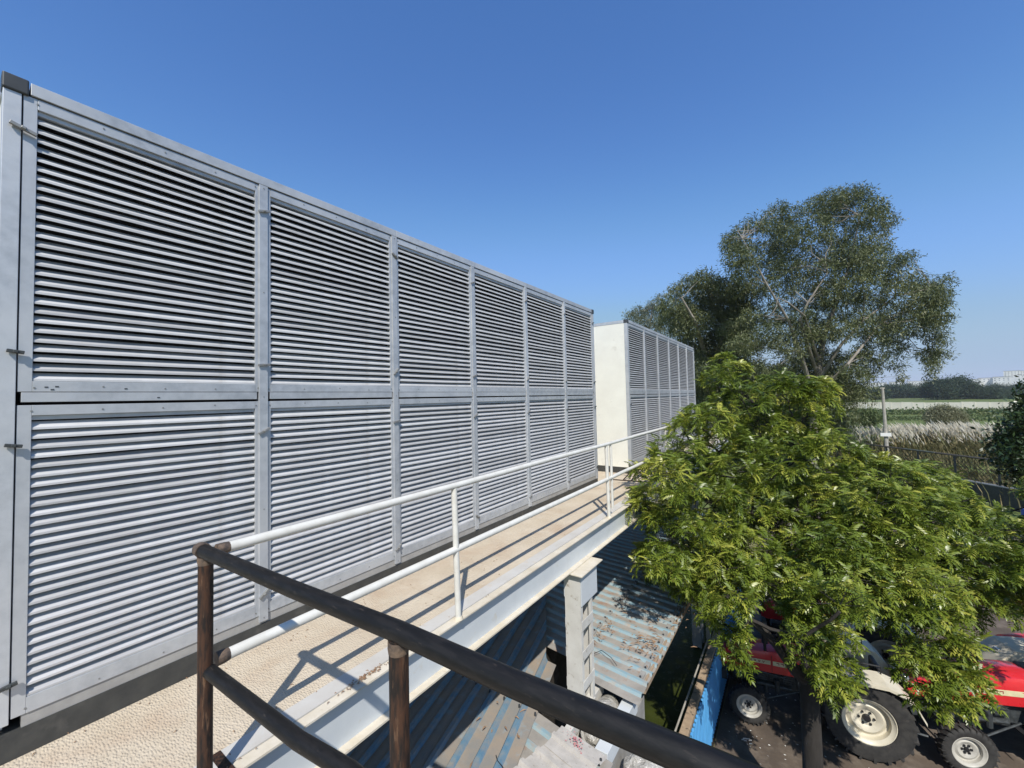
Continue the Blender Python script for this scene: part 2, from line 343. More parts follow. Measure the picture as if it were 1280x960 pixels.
# ================================================================== LOUVRED UNITS
def slat_mesh(L, sag, name):
    """one louvre blade along local Y, length L, with a drip lip"""
    prof = [(0.0,-.010),(.0018,-.010),(.0018,.0006),(-.032,.0298),(-.032,.0280),(0,-.0006)]
    mb = MB(); n = 3; vs = []; fs = []; m = len(prof)
    for i in range(n+1):
        t = i/n; y = t*L; dz = sag*4*t*(1-t); dx = sag*.5*math.sin(t*6)
        vs += [(x+dx, y, z+dz) for x, z in prof]
    for i in range(n):
        for j in range(m):
            j2 = (j+1) % m; fs.append((i*m+j, (i+1)*m+j, (i+1)*m+j2, i*m+j2))
    fs.append(tuple(range(m))); fs.append(tuple(n*m+j for j in range(m-1, -1, -1)))
    mb.add(vs, fs)
    me = bpy.data.meshes.new(name); me.from_pydata(mb.v, [], mb.f); me.materials.append(M['slat']); me.validate()
    return me
def unit(label, xw, bounds, y_start, y_end, detailed, depth=2.3):
    un = thing('louvred_unit', label, 'ventilation unit', (xw, y_start, 0), group='louvred ventilation units beside the walkway')
    Y = lambda y: y - y_start
    g = M['galv']
    ZT = 3.225
    yl, yr = bounds[0], bounds[-1]
    # base, corner posts, rails
    b1('base_beam', M['black_beam'], un, (-depth, .0, Y(y_start)-.0, Y(y_end), .001, .128))
    b1('base_channel', M['base_grey'], un, (-.05, -.006, Y(yl)+.03, Y(y_end)-.003, .1285, .186))
    b1('corner_post', g, un, (-.06, .006, Y(y_start)-.004, Y(y_start)+.054, .17, 3.155), bevel=.002)
    b1('corner_post', g, un, (-.06, .006, Y(y_end)-.05, Y(y_end)+.004, .13, 3.155), bevel=.002)
    nseg = 3; e = np.linspace(Y(y_start)+.08, Y(y_end)-.08, nseg+1)
    for a, b in zip(e[:-1], e[1:]): b1('top_rail', g, un, (-.06, .010, a+.0015, b-.0015, 3.166, ZT), bevel=.002)
    for y in (y_start-.008, y_end-.072):
        b1('corner_cap', M['capdark'], un, (-.07, .016, Y(y), Y(y)+.084, 3.156, ZT+.006), bevel=.006)
    # body
    b1('end_panel', M['panelwhite'], un, (-depth, -.062, Y(y_start), Y(y_start)+.04, .13, 3.16))
    b1('end_trim', g, un, (-depth, -.062, Y(y_start)-.005, Y(y_start)+.045, 3.161, ZT-.004))
    b1('end_panel', M['panelwhite'], un, (-depth, -.062, Y(y_end)-.04, Y(y_end), .13, 3.16))
    b1('roof_panel', M['panelwhite'], un, (-depth, -.062, Y(y_start)+.046, Y(y_end)-.002, 3.165, ZT-.006))
    b1('back_panel', M['panelwhite'], un, (-depth, -depth+.04, Y(y_start)+.042, Y(y_end)-.042, .13, 3.16))
    b1('shade_backing', M['dark_in'], un, (-.20, -.17, Y(y_start)+.042, Y(y_end)-.042, .13, 3.16))  # plain backing sheet, its darkness standing in for shade inside the unit
    meshes = {}
    stuffmb = MB()
    slat_count = 0
    for c in range(len(bounds)-1):
        a, b = bounds[c], bounds[c+1]
        a += -.003 if c == 0 else .004; b -= .006 if c == len(bounds)-2 else .004
        # mid rail between the two panels
        b1('mid_rail', g, un, (-.05, .001, Y(a)+(.012 if c == 0 else .04), Y(b)-.035, 1.655, 1.702), bevel=.0015)
        if c:
            b1('mullion', g, un, (-.04, .012, Y(bounds[c])-.028, Y(bounds[c])+.028, .146, 3.163), bevel=.002)
        for (z0, z1, bt, bb) in ((1.705, 3.16, .052, .052), (.188, 1.640, .05, .074)):
            st = .046
            mb = MB()
            mb.box(-.045, 0, Y(a), Y(a)+st, z0, z1); mb.box(-.045, 0, Y(b)-st, Y(b), z0, z1)
            mb.box(-.045, .0015, Y(a)+st+.0005, Y(b)-st-.0005, z1-bt, z1); mb.box(-.045, .0015, Y(a)+st+.0005, Y(b)-st-.0005, z0, z0+bb)
            # inner return lip
            mb.box(-.050, -.012, Y(a)+st, Y(b)-st, z1-bt-.022, z1-bt-.0005)
            pn = mb.build('louvre_panel', g, un, bevel=.0015)
            L = (b-a) - 2*st - .002
            zt, zb = z1-bt-.028, z0+bb+.012
            pitch = .0468; n = int(round((zt-zb-.03)/pitch))+1
            pitch = (zt-zb-.03)/(n-1)
            key = round(L, 3)
            if key not in meshes: meshes[key] = [slat_mesh(L, s, 'slat') for s in (0, .0008, -.0012, -.0022, .0018, -.0045)]
            for k in range(n):
                zz = zb + k*pitch + rnd.uniform(-.0012, .0012)
                me = meshes[key][5] if (c == 4 and z0 > 1 and 12 < k < 24) else rnd.choice(meshes[key][:5])
                if detailed and slat_count < 300:
                    o = bpy.data.objects.new('slat', me); col.objects.link(o); o.parent = pn
                    o.location = (-.006+rnd.uniform(-.001,.001), Y(a)+st+.001, zz)
                    o.rotation_euler = (rnd.uniform(-.0012,.0012), rnd.uniform(-.05,.05), rnd.uniform(-.001,.001))
                    slat_count += 1
                else:
                    stuffmb.add([(p.co.x-.006, p.co.y+Y(a)+st+.001, p.co.z+zz) for p in me.vertices], [tuple(f.vertices) for f in me.polygons])
    tag(stuffmb.build('slats', M['slat'], un), kind='stuff')
    mb = MB()
    for c in range(len(bounds)-1):
        for z in (1.728, 3.135, 1.616, .215):
            for t in (.02, .25, .5, .75, .98):
                y = Y(bounds[c])+.02+(bounds[c+1]-bounds[c]-.04)*t+rnd.uniform(-.01,.01); zz = z+rnd.uniform(-.006,.006)
                mb.tube([(.0005,y,zz),(.0042,y,zz)], .0045, 6)
    for c in bounds[1:-1]:
        for z in (.17,.9,1.67,2.4,3.14): mb.tube([(.0115,Y(c),z),(.0155,Y(c),z)], .004, 6)
    tag(mb.build('screws', M['latch'], un), kind='stuff')
    # turn latches
    def latch(y, z, ang, m=M['latch'], L=.075):
        T = Matrix.Translation((.016, Y(y), z)) @ Matrix.Rotation(R(ang), 4, 'X')
        mb = MB(); mb.box(-.004, .012, -L/2, L/2, -.008, .008, T); mb.box(-.002, .022, -.008, .008, -.006, .006, T)
        mb.build('latch', m, un, bevel=.002)
    if detailed:
        for c, y in enumerate(bounds[1:-1]):
            for z in (2.975, 1.892, 1.435, .29 if c else .33): latch(y, z, rnd.choice([12, 25, 35, 50, -30, 8]) if c else [15, 5, 28, 40][[2.975,1.892,1.435,.33].index(z)])
        latch(bounds[0]-.002, 2.98, -16, L=.09)
        for z in (1.895, 1.451, .35): latch(bounds[0]-.012, z, rnd.uniform(-12, 12), M['latchdark'], L=.055)
        for z in (2.98, 1.89, 1.44, .35): latch(bounds[-1]+.004, z, 10, M['latchdark'], L=.05)
        for (y, z) in ((.31,1.728),(.345,1.731),(.33,1.716),(.60,1.722),(.74,1.672)):
            b1('bolt_hole', M['capdark'], un, (.0012, .0035, Y(y)-.006, Y(y)+.006, z-.003, z+.003))
    else:
        for z in (1.895, 1.44): latch(bounds[0]-.008, z, 5, M['latchdark'], L=.05)
    return un
B1 = [.222, 1.303, 2.437, 3.556, 4.680, 5.825, 6.935]
unit('nearest silver louvred unit, with twelve large slatted panels beside the near walkway', -3.03, B1, .16, 6.985, True)
B2 = [8.30+.055+i*1.113 for i in range(7)]
unit('farther louvred unit with a cream end panel, standing beyond the gap', -2.85, B2, 8.30, B2[-1]+.05, False)

# small black angle stand in the gap at the foot of the far unit
st = thing('angle_stand', 'small black angle iron stand at the foot of the cream end panel', 'stand', (-2.62, 7.75, 0))
mb = MB(); mb.tube([(-.30,.25,.16),(-.05,.18,.20),(.12,.12,.20)], .012, 6); mb.tube([(-.05,.18,.20),(-.28,.32,.12)], .012, 6)
mb.build('top_bar', M['blackpipe'], st)
for p, q in (((.05,.15,.20),(.0,-.15,.012)), ((-.05,.18,.20),(-.15,-.18,.012))):
    mb = MB(); mb.tube([p, q], .011, 6); mb.build('leg', M['rustpipe'], st)
mb = MB(); mb.tube([(-.45,-.22,.012),(.42,-.12,.012)], .010, 6); mb.build('foot_bar', M['rustpipe'], st)

# ================================================================== RAILINGS
wr = thing('white_railing', 'white painted pipe railing along the outer edge of the walkway', 'railing', (-2.115, .72, 0))
def wob(p0, p1, n, amp, ax):
    out = []
    for i in range(n+1):
        t = i/n; p = Vector(p0).lerp(Vector(p1), t)
        if 0 < i < n: p[ax] += rnd.uniform(-amp, amp)
        out.append(p)
    return out
mb = MB(); mb.tube(wob((0,.03,.982),(0,13.4,.97), 9, .006, 2), .0228, 14); mb.build('top_rail', M['whitepipe'], wr, smooth=True)
mb = MB(); mb.tube(wob((0,.03,.512),(0,13.4,.50), 9, .006, 2), .0250, 14); mb.build('lower_rail', M['whitepipe'], wr, smooth=True)
for y in (1.53, 4.48, 7.48, 10.4, 13.3):
    mb = MB(); mb.tube([(0.004,y,-.002),(0,y-.01,.5),(0,y-.02,.96)], .0225, 14); mb.build('post', M['whitepipe'], wr, smooth=True)
    mb = MB(); mb.tube([(0.004,y,-.004),(0.004,y,.006),(0.002,y,.016)], [.036,.033,.026], 12); mb.build('weld_collar', M['flange'], wr, smooth=True)
for z, r in ((.982,.027),(.512,.030)):
    mb = MB(); mb.tube([(0,.0,z),(0,.03,z),(0,.048,z)], [r*1.0, r*.98, r*.86], 12); mb.build('burnt_weld', M['weld'], wr, smooth=True)
# far white post pair beyond the second one (gate stub)
mb = MB(); mb.tube([(-.0,4.62,.09),(-.0,4.62,.95)], .018, 10); mb.build('post', M['whitepipe'], wr, smooth=True)

br = thing('black_railing', 'black rusty pipe railing crossing in front of the walkway', 'railing', (0, .73, 0))
mb = MB(); mb.tube([(-2.10,-.065,1.0),(-2.02,-.063,1.0),(-1.4,-.035,1.0),(-.9,-.005,1.0),(-.53,.002,1.0),(-.16,.02,1.0),(.9,.05,1.0)], [.0265,.0265,.0265,.0268,.0270,.0275,.0275], 20)
mb.build('top_rail', M['blackpipe'], br, smooth=True)
mb = MB(); mb.tube([(-2.07,-.05,.5),(-1.4,-.02,.5),(-1.15,.01,.5),(.9,.05,.5)], .0265, 18); mb.build('lower_rail', M['blackpipe'], br, smooth=True)
for x, y, r in ((-2.085,-.06,.0275), (-.902,-.004,.0262), (.5,.03,.026)):
    mb = MB(); mb.tube([(x,y,-.10),(x,y,.5),(x,y,.985)], r, 16); mb.build('post', M['rustpipe'], br, smooth=True)
    mb = MB(); mb.tube([(x,y,.945),(x,y,.962),(x,y,.978)], [r*1.02,r*1.12,r*1.1], 14); mb.build('weld_collar', M['weld'], br, smooth=True)
mb = MB(); mb.tube([(-2.16,-.068,1.0),(-2.13,-.067,1.002),(-2.095,-.065,1.0)], [.018,.029,.031], 14); mb.build('end_lump', M['weld'], br, smooth=True)
b1('toe_bracket', M['rustpipe'], br, (-2.27,-2.09, .018, .06, -.05, .006))

# ================================================================== SHED ROOFS
def rib_sheet(parent, name, org, ang, s0, s1, t0f, t1f, mats, pitch=.2, h=.028, z=0, nt=6, tilt=0.0, dent=.004):
    """trapezoidal sheet; ribs along t (direction ang), s across. t0f,t1f give the ends at each s."""
    ca, sa = math.cos(R(ang)), math.sin(R(ang))
    prof = [(0,0),(.60,0),(.70,1),(.88,1),(.98,0)]
    mb = MB(); pts = []
    k0 = math.floor(s0/pitch)-1; k1 = math.ceil(s1/pitch)+1
    for k in range(k0, k1):
        for a, b in prof: pts.append(((k+a)*pitch, b*h))
    s0 = math.floor(s0/pitch+.001)*pitch; s1 = (math.floor(s1/pitch+.001)+.65)*pitch
    pts = [p for p in pts if s0-1e-6 <= p[0] <= s1]
    if len(pts) < 2: return None
    vs = []
    for s_, hh in pts:
        t0, t1 = t0f(s_), t1f(s_)
        for j in range(nt+1):
            t = t0 + (t1-t0)*j/nt
            x = org[0] + ca*t - sa*s_; y = org[1] + sa*t + ca*s_
            d = dent*math.sin(x*7.1+y*5.3)+dent*.6*math.sin(y*13+1)
            vs.append((x, y, z+hh+d+tilt*t))
    fs = []; ms = []
    for i in range(len(pts)-1):
        top = pts[i][1] > 0 or pts[i+1][1] > 0
        for j in range(nt):
            fs.append((i*(nt+1)+j, (i+1)*(nt+1)+j, (i+1)*(nt+1)+j+1, i*(nt+1)+j+1)); ms.append(1 if top else 0)
    mb.add(vs, fs); mb.m = ms
    o = mb.build(name, mats, parent)
    md = o.modifiers.new('t', 'SOLIDIFY'); md.thickness = .0015; md.offset = -1
    return o
RZ = -1.68
shA = thing('shed_roof', 'blue ribbed sheet roof, dusty brown, low on the left under the walkway', 'shed roof', (0,0,0), group='patched sheet roofs of the low sheds')
# local frame: ribs run along 104.8 deg ; s is measured to the left of that direction
angA = 104.8; oA = (-2.17, 3.0); ca, sa = math.cos(R(angA)), math.sin(R(angA))
e = [-.0, .8, 1.8, 2.8, 3.8]
for i in range(4):
    rib_sheet(shA, 'roofing_sheet', oA, angA, e[i], e[i+1]+.05, lambda s: -2.8, lambda s: 1.62+min(1.6, max(0,s-.15)*3.5)+(.0 if s > .3 else -(.3-s)*.4), [M['dust'], M['rib']], z=RZ-.004*i, nt=10)
b1('purlin', M['concrete'], shA, (-5.3, -2.35, 3.6, 3.66, RZ-.09, RZ-.03), (-5.6, -2.85, 4.45, 4.5, RZ-.09, RZ-.03), (-5.3, -2.0, 1.6, 1.66, RZ-.09, RZ-.03))
b1('shed_wall', M['shedfloor'], shA, (-6.5, -2.96, 5.9, 6.05, G, RZ-.1), (-3.05, -2.95, -1, 5.9, G, RZ-.1))
shB = thing('shed_roof', 'pale blue and rust ribbed sheet roof beyond the column, dappled with tree shade', 'shed roof', group='patched sheet roofs of the low sheds')
angB = -7.0; oB = (-2.55, 4.72)
for i, (a, b) in enumerate([(-.2,.8),(.8,1.8),(1.8,2.8),(2.8,3.8),(3.8,4.8),(4.8,5.8),(5.8,6.8),(6.8,7.8)]):
    jit = [0,.012,-.012,.02,-.02,.01,0,.02][i]
    rib_sheet(shB, 'roofing_sheet', oB, angB, a, b, (lambda s: (.42 if s < -.0 else -1.3)) if i == 0 else (lambda s: -3.0), lambda s: 1.03-s*.122+jit, [M['dustB'], M['ribB']], pitch=.2, h=.026, z=RZ-.034+.002*((i % 2)), nt=8, tilt=0)
b1('fascia', M['fencecap'], shB, (-1.575,-1.555, 4.75, 12, RZ-.14, RZ-.012))
b1('purlin', M['concrete'], shB, (-1.66,-1.60, 4.8, 12, RZ-.085, RZ-.012), (-2.5,-2.44, 5.0, 12, RZ-.085, RZ-.012))
b1('post', M['concrete'], shB, (-1.67,-1.60, 9, 9.07, G, RZ-.09))
shC = thing('shed_roof', 'pale ribbed sheet roof patched with off white pieces at the bottom', 'shed roof', group='patched sheet roofs of the low sheds')
oC = (-2.5, 1.2)
for i, (a, b) in enumerate([(-.8,.2),(.2,1.2),(1.2,2.2),(2.2,2.5)]):
    rib_sheet(shC, 'roofing_sheet', oC, -9.0, a, b, lambda s: -.35, lambda s: 1.00-s*.158+[0,.02,-.03,.02][i], [M['dustB'], M['ribB']], pitch=.2, h=.026, z=RZ-.045+.003*(i % 2), nt=6)
b1('purlin', M['concrete'], shC, (-1.6,-1.54, .6, 3.6, RZ-.13, RZ-.06))
# off-white patch sheets lying on it
patch = thing('roof_patch', 'off white cement sheet with red paint stain lying on the lowest roof', 'cement sheet', group='loose patch sheets on the lowest roof')
rib_sheet(patch, 'patch_sheet', (-2.08, 3.36), -10.5, 0, .30, lambda s: .0-.1*s, lambda s: .50, [M['asb'], M['asb']], pitch=.19, h=.03, z=RZ+.012, nt=4)
mb = MB()
for k in range(46):
    u_, v_ = rnd.gauss(0,.05), rnd.gauss(0,.10); x, y = -1.83+u_+v_*.3, 3.52-u_*.2-v_*.5; r = rnd.uniform(.002,.010)
    p = [(x+r*math.cos(t)*rnd.uniform(.6,1.5), y+r*math.sin(t)*rnd.uniform(.6,1.5), RZ+.0455+.0002*k) for t in np.linspace(0, 5.3, 6)]
    mb.add(p, [tuple(range(6))])
mb.build('paint_stain', M['redstain'], patch)
p2 = thing('roof_patch', 'plain off white cement sheet overlapping the red stained one, nearest the bottom', 'cement sheet', group='loose patch sheets on the lowest roof')
rib_sheet(p2, 'patch_sheet', (-2.17, 2.95), -10.5, -.38, .45, lambda s: -.04+.10*s, lambda s: .52-.1*s, [M['asb'], M['asb']], pitch=.19, h=.03, z=RZ+.004, nt=4)

# sheet fixings, one washer every second rib along the purlins
for par, pts in ((shB, [(x, y+rnd.uniform(-.01,.01)) for x in (-1.63,-2.47) for y in np.arange(4.82, 9.4, .2)]), (shC, [(-1.57, y) for y in np.arange(1.5, 3.6, .2)]), (shA, [(-2.35-.27*(y-3.64)-.0-.2*k, y) for k in range(6) for y in (3.63,)])):
    mb = MB()
    for x, y in pts: mb.tube([(x,y,RZ-.012 if par is shB else RZ),(x,y,RZ+.003+(0 if par is shB else .03))], [.013,.011], 8)
    mb.build('fixing_screws', M['capdark'], par)
# beams and wrapped bundles beyond roof C
b1_ = b1('roof_beam', M['base_grey'], None, (-2.09,-2.01, 3.7, 4.62, RZ-.22, RZ-.10), bevel=.004); tag(b1_, 'light grey beam next to the column foot, left of the wrapped bundle', 'beam', 'bare roof beams beyond the patched roof'); b1_.data.materials[0] = M['column']
b2_ = b1('roof_beam', M['concrete'], None, (-1.73,-1.60, 3.72, 4.60, RZ-.26, RZ-.10), bevel=.004); tag(b2_, 'bluish grey beam at the edge above the green water, right of the wrapped bundle', 'beam', 'bare roof beams beyond the patched roof'); b2_.data.materials[0] = M['beampaint']
bm_ = b1('masonry_ledge', M['concrete'], None, (-1.95,-1.62, 3.4, 3.6, G, RZ-.27), (-1.72, -1.62, 3.6, 4.9, G, RZ-.27)); tag(bm_, 'concrete ledge wall under the bare roof beams', 'wall')
b3_ = b1('masonry_ledge', M['concrete'], None, (-1.60,-1.02, 3.35, 4.05, G, -2.32)); tag(b3_, 'concrete block under the plastic wrapped bundles beside the water', 'block')
def lump(name, label, c, r, seed, group='plastic wrapped bundles'):
    bm = bmesh.new(); bmesh.ops.create_icosphere(bm, subdivisions=4, radius=1)
    rr = random.Random(seed); fr = [(Vector((rr.gauss(0,1), rr.gauss(0,1), rr.gauss(0,1)))*2.2, rr.uniform(0,6)) for _ in range(9)]
    for v in bm.verts:
        d = sum(abs(math.sin(v.co.dot(f)+p)) for f, p in fr)/9
        n = v.co.normalized()*(.72+.42*d)
        n.z = max(n.z, -.6); v.co = Vector((n.x*r[0], n.y*r[1], n.z*r[2]))
    me = bpy.data.meshes.new(name); bm.to_mesh(me); bm.free(); me.materials.append(M['plastic'])
    o = bpy.data.objects.new(name, me); col.objects.link(o); o.location = c
    return tag(o, label, 'bundle', group)
lump('wrapped_bundle', 'dusty plastic wrapped bundle lying between the two bare roof beams', (-1.87, 4.22, RZ-.24), (.17,.36,.17), 3)
lump('wrapped_bundle', 'round clear plastic wrapped bundle above the rail at the water edge', (-1.33, 4.02, -2.12), (.24,.22,.24), 5)
lump('wrapped_bundle', 'crumpled plastic wrapped bundle showing below the black rail', (-1.12, 3.3, -2.1), (.30,.24,.26), 8)
lump('wrapped_bundle', 'folded plastic bag at the right edge of the lowest roof', (-1.50, 2.98, RZ-.02), (.08,.20,.07), 12)
mb = MB(); mb.box(-1.7,-1.0, 2.6, 3.349, G, -2.42); tag(mb.build('masonry_ledge', M['concrete']), 'low concrete wall below the patched roof edge', 'wall')

# twigs, leaves, cable on the roofs
mb = MB()
for (u, v, n, sp) in ((752,790,26,.16),(800,800,34,.22),(812,808,24,.12),(790,830,8,.3),(640,900,10,.3),(850,780,20,.3),(800,760,20,.4)):
    c = at_z(u, v, RZ+.03)
    for k in range(n):
        a = rnd.uniform(0, 6.28); l = rnd.uniform(.02,.07); x = c[0]+rnd.gauss(0,sp*.5); y = c[1]+rnd.gauss(0,sp)
        z = RZ+.034+rnd.uniform(0,.02)
        mb.tube([(x,y,z),(x+l*math.cos(a)*.6,y+l*math.sin(a)*.6,z+.008),(x+l*math.cos(a)*1.3,y+l*math.sin(a)*1.2,z)], [.003,.008,.002], 4)
tag(mb.build('leaf_litter', M['litter']), kind='stuff', label='dry leaves and twigs scattered on the pale blue roof', cat='litter')
mb = MB()
for (u, v, n, sx, sy) in ((462,842,60,.012,.09),(455,847,30,.01,.05),(440,745,40,.05,.12),(560,760,14,.25,.5),(300,900,16,.3,.3),(600,700,16,.2,.8),(100,915,12,.05,.4),(420,770,18,.03,.3)):
    c = at_z(u, v, .004)
    for k in range(n):
        x = min(c[0]+rnd.gauss(0,sx), -2.14 if c[0] < -2.2 else -2.10); y = c[1]+rnd.gauss(0,sy); a = rnd.uniform(0,6.28); l = rnd.uniform(.003,.011)
        mb.tube([(x,y,.004),(x+l*math.cos(a),y+l*math.sin(a),.007),(x+2*l*math.cos(a+.4),y+2*l*math.sin(a+.4),.004)], [.001,.0028,.001], 4)
tag(mb.build('deck_litter', M['litter']), kind='stuff', label='crumbs of dry leaf and dirt on the walkway plates', cat='litter')
def cable(name, uvs, label, r=.004):
    P = [at_z(u, v, RZ+.036) for u, v in uvs]; mb = MB(); mb.tube(P, r, 6); return tag(mb.build(name, M['blackp'], smooth=True), label, 'twig')
cable('roof_strand', [(742,817),(752,813),(764,822),(771,832)], 'thin curved dry twig lying on the pale blue roof')
cable('roof_strand', [(620,944),(622,951),(628,958),(630,962)], 'short dark hooked wire lying on the blue ribbed roof at the bottom')  # this strand is a thin wire, not plant litter

# ================================================================== BLUE SHEET FENCE
bf = thing('sheet_fence', 'bright blue corrugated sheet fence between the green water and the tractor yard', 'fence', (-1.46, 0, 0))
for i in range(9):
    y0 = 5.6 + i*.9; mb = MB(); n = 9; vs = []
    prof = []
    for k in range(n+1):
        y = y0 + .91*k/n
        for (dy, x) in ((0,0),(.045,0),(.055,.028),(.09,.028)): prof.append((y+dy*1.0, x))
    prof = [p for p in prof if p[0] <= y0+.905]
    for (y, x) in prof: vs += [(x, y, G+.05+.006*i), (x, y, -3.34+.004*math.sin(i*3))]
    fs = [(2*j, 2*j+2, 2*j+3, 2*j+1) for j in range(len(prof)-1)]
    mb.add(vs, fs); o = mb.build('fence_sheet', M['sheetblue'], bf); md = o.modifiers.new('t','SOLIDIFY'); md.thickness = .002
mb = MB()
for a in np.arange(5.6, 13.4, .7): mb.box(-.13, -.012, a, a+.699, -3.40+rnd.uniform(-.008,.008), -3.29+rnd.uniform(-.006,.006))
mb.build('cap_beam', M['fencecap'], bf, bevel=.006)
mb = MB(); mb.tube([(-.19,5.4,-3.33),(-.185,8,-3.31),(-.19,13.4,-3.33)], .014, 8); mb.build('pipe', M['postwhite'], bf)
b1('retaining_wall', M['concrete'], bf, (-.14,-.02, 5.5, 13.4, G, -3.42))
b1('end_block', M['concrete'], bf, (-.17,-.01, 5.36, 5.595, G, -3.27))

# ================================================================== TRACTORS
def make_tractor():
    t = thing('tractor', '', 'tractor', (0,0,0), group='red tractors parked in the yard')
    WB = 1.85
    def wheel(x, y, Rr, W, rimR, lugs, out, rim_mat):
        s = 1 if out > 0 else -1
        mb = MB()   # dished disc + rim, axis Y, outer side +s
        mb.lathe([(rimR,-s*W*.34),(rimR+.025,-s*W*.42),(rimR+.03,-s*W*.42),(rimR+.03,s*W*.42),(rimR+.012,s*W*.42),(rimR,s*W*.36),(rimR*.88,s*W*.30),(rimR*.86,-s*W*.30)], 36)
        mb.lathe([(0,s*W*.02),(rimR*.34,s*W*.02),(rimR*.42,s*W*.10),(rimR*.62,s*W*.16),(rimR*.80,s*W*.02),(rimR*.875,s*W*.04),(rimR*.875,-s*W*.03),(rimR*.6,s*W*.10),(0,-s*W*.03)], 36)
        wh = mb.build('wheel', rim_mat, t, smooth=True, loc=(x, y, Rr-.01))
        mb = MB()
        mb.lathe([(rimR+.005,-W*.36),(rimR+.035,-W*.46),(rimR+(Rr-rimR)*.5,-W*.52),(Rr-.05,-W*.47),(Rr-.032,-W*.36),(Rr-.025,0),(Rr-.032,W*.36),(Rr-.05,W*.47),(rimR+(Rr-rimR)*.5,W*.52),(rimR+.035,W*.46),(rimR+.005,W*.36)], 44)
        for k in range(lugs):
            for sd in (-1, 1):
                a0 = 2*math.pi*(k+(.5 if sd > 0 else 0))/lugs; 
                da = .9/lugs*2
                pts = []
                for (aa, yy, r0, r1) in ((a0, 0.02*sd, Rr-.045, Rr), (a0+da*.9, W*.50*sd, Rr-.10, Rr-.012)):
                    th = .55/lugs
                    for q in (-th, th):
                        for r in (r0, r1): pts.append((r*math.cos(aa+q), yy, r*math.sin(aa+q)))
                mb.add(pts, [(0,1,3,2),(4,6,7,5),(0,4,5,1),(2,3,7,6),(0,2,6,4),(1,5,7,3)])
        mb.build('tyre', M['tyre'], wh, smooth=True)
        mb = MB()
        mb.lathe([(0,s*W*.20),(rimR*.14,s*W*.19),(rimR*.17,s*W*.04),(0,s*W*.03)], 14)
        for k in range(6):
            a = k*math.pi/3; c, q = rimR*.30*math.cos(a), rimR*.30*math.sin(a)
            mb.box(c-.014, c+.014, min(s*W*.03, s*W*.12), max(s*W*.03, s*W*.12), q-.014, q+.014)
        mb.build('hub', M['blackp'], wh)
        return wh
    for sd in (1, -1):
        wheel(0, sd*.66, .69, .34, .37, 20, sd, M['cream'])
        wheel(WB, sd*.62, .37, .17, .20, 26, sd, M['rimfront'])
    # chassis, transmission, engine
    mb = MB()
    mb.box(-.28, .35, -.17, .17, .48, .92); mb.box(.35, .95, -.14, .14, .52, .88); mb.box(.95, 1.75, -.16, .16, .48, .86)
    mb.tube([(0,-.60,.68),(0,.60,.68)], .085, 12)
    mb.box(1.75, 2.08, -.10, .10, .50, .66)
    mb.build('chassis', M['engine'], t, bevel=.02)
    mb = MB()
    for k in range(3):
        x = 1.02+k*.22; mb.box(x, x+.17, -.21, .21, .66, .93)
        for j in range(5): mb.box(x-.004, x+.174, -.225, .225, .68+j*.045, .695+j*.045)
    mb.tube([(1.05,.24,.60),(1.65,.24,.60)], .035, 8); mb.tube([(1.3,.26,.5),(1.3,.26,.74)], .045, 10); mb.tube([(1.5,.24,.45),(1.5,.24,.62)], .04, 10)
    mb.tube([(1.0,.2,.9),(1.2,.27,.82),(1.6,.25,.84),(1.75,.2,.7)], .018, 8); mb.tube([(1.1,-.25,.6),(1.7,-.25,.62)], .04, 8)
    mb.build('engine', M['engine'], t)
    mb = MB(); mb.box(WB-.05, WB+.05, -.50, .50, .36, .46); mb.tube([(WB,-.56,.30),(WB,-.5,.5)], .04, 8); mb.tube([(WB,.56,.30),(WB,.5,.5)], .04, 8)
    mb.tube([(WB-.12,-.52,.38),(WB-.12,.52,.38)], .016, 6); mb.tube([(WB-.12,.5,.38),(.9,.26,.62)], .016, 6)
    mb.build('front_axle', M['engine'], t)
    # bonnet: lofted sections
    mb = MB(); secs = [(.62,.255,.90,1.30,.05),(.70,.265,.88,1.32,.06),(1.3,.26,.86,1.29,.06),(1.9,.245,.84,1.22,.06),(2.2,.225,.82,1.15,.07),(2.32,.20,.84,1.06,.08)]
    vs = []; n = 0
    for (x, hw, z0, z1, r) in secs:
        ring = [(x,-hw,z0),(x,-hw-.01,(z0+z1)*.5),(x,-hw,z1-r*1.3),(x,-hw+r*.35,z1-r*.35),(x,-hw+r*1.3,z1),(x,0,z1+.018),(x,hw-r*1.3,z1),(x,hw-r*.35,z1-r*.35),(x,hw,z1-r*1.3),(x,hw+.01,(z0+z1)*.5),(x,hw,z0)]
        n = len(ring); vs += ring
    fs = [(i*n+j, i*n+j+1, (i+1)*n+j+1, (i+1)*n+j) for i in range(len(secs)-1) for j in range(n-1)]
    fs += [tuple(range(n-1,-1,-1)), tuple((len(secs)-1)*n+j for j in range(n))]
    mb.add(vs, fs); bon = mb.build('bonnet', M['red'], t, smooth=True)
    # panel seam and side vents
    mb = MB(); mb.box(1.375,1.381,-.2715,.2715,.88,1.20); mb.build('panel_seam', M['blackp'], bon)
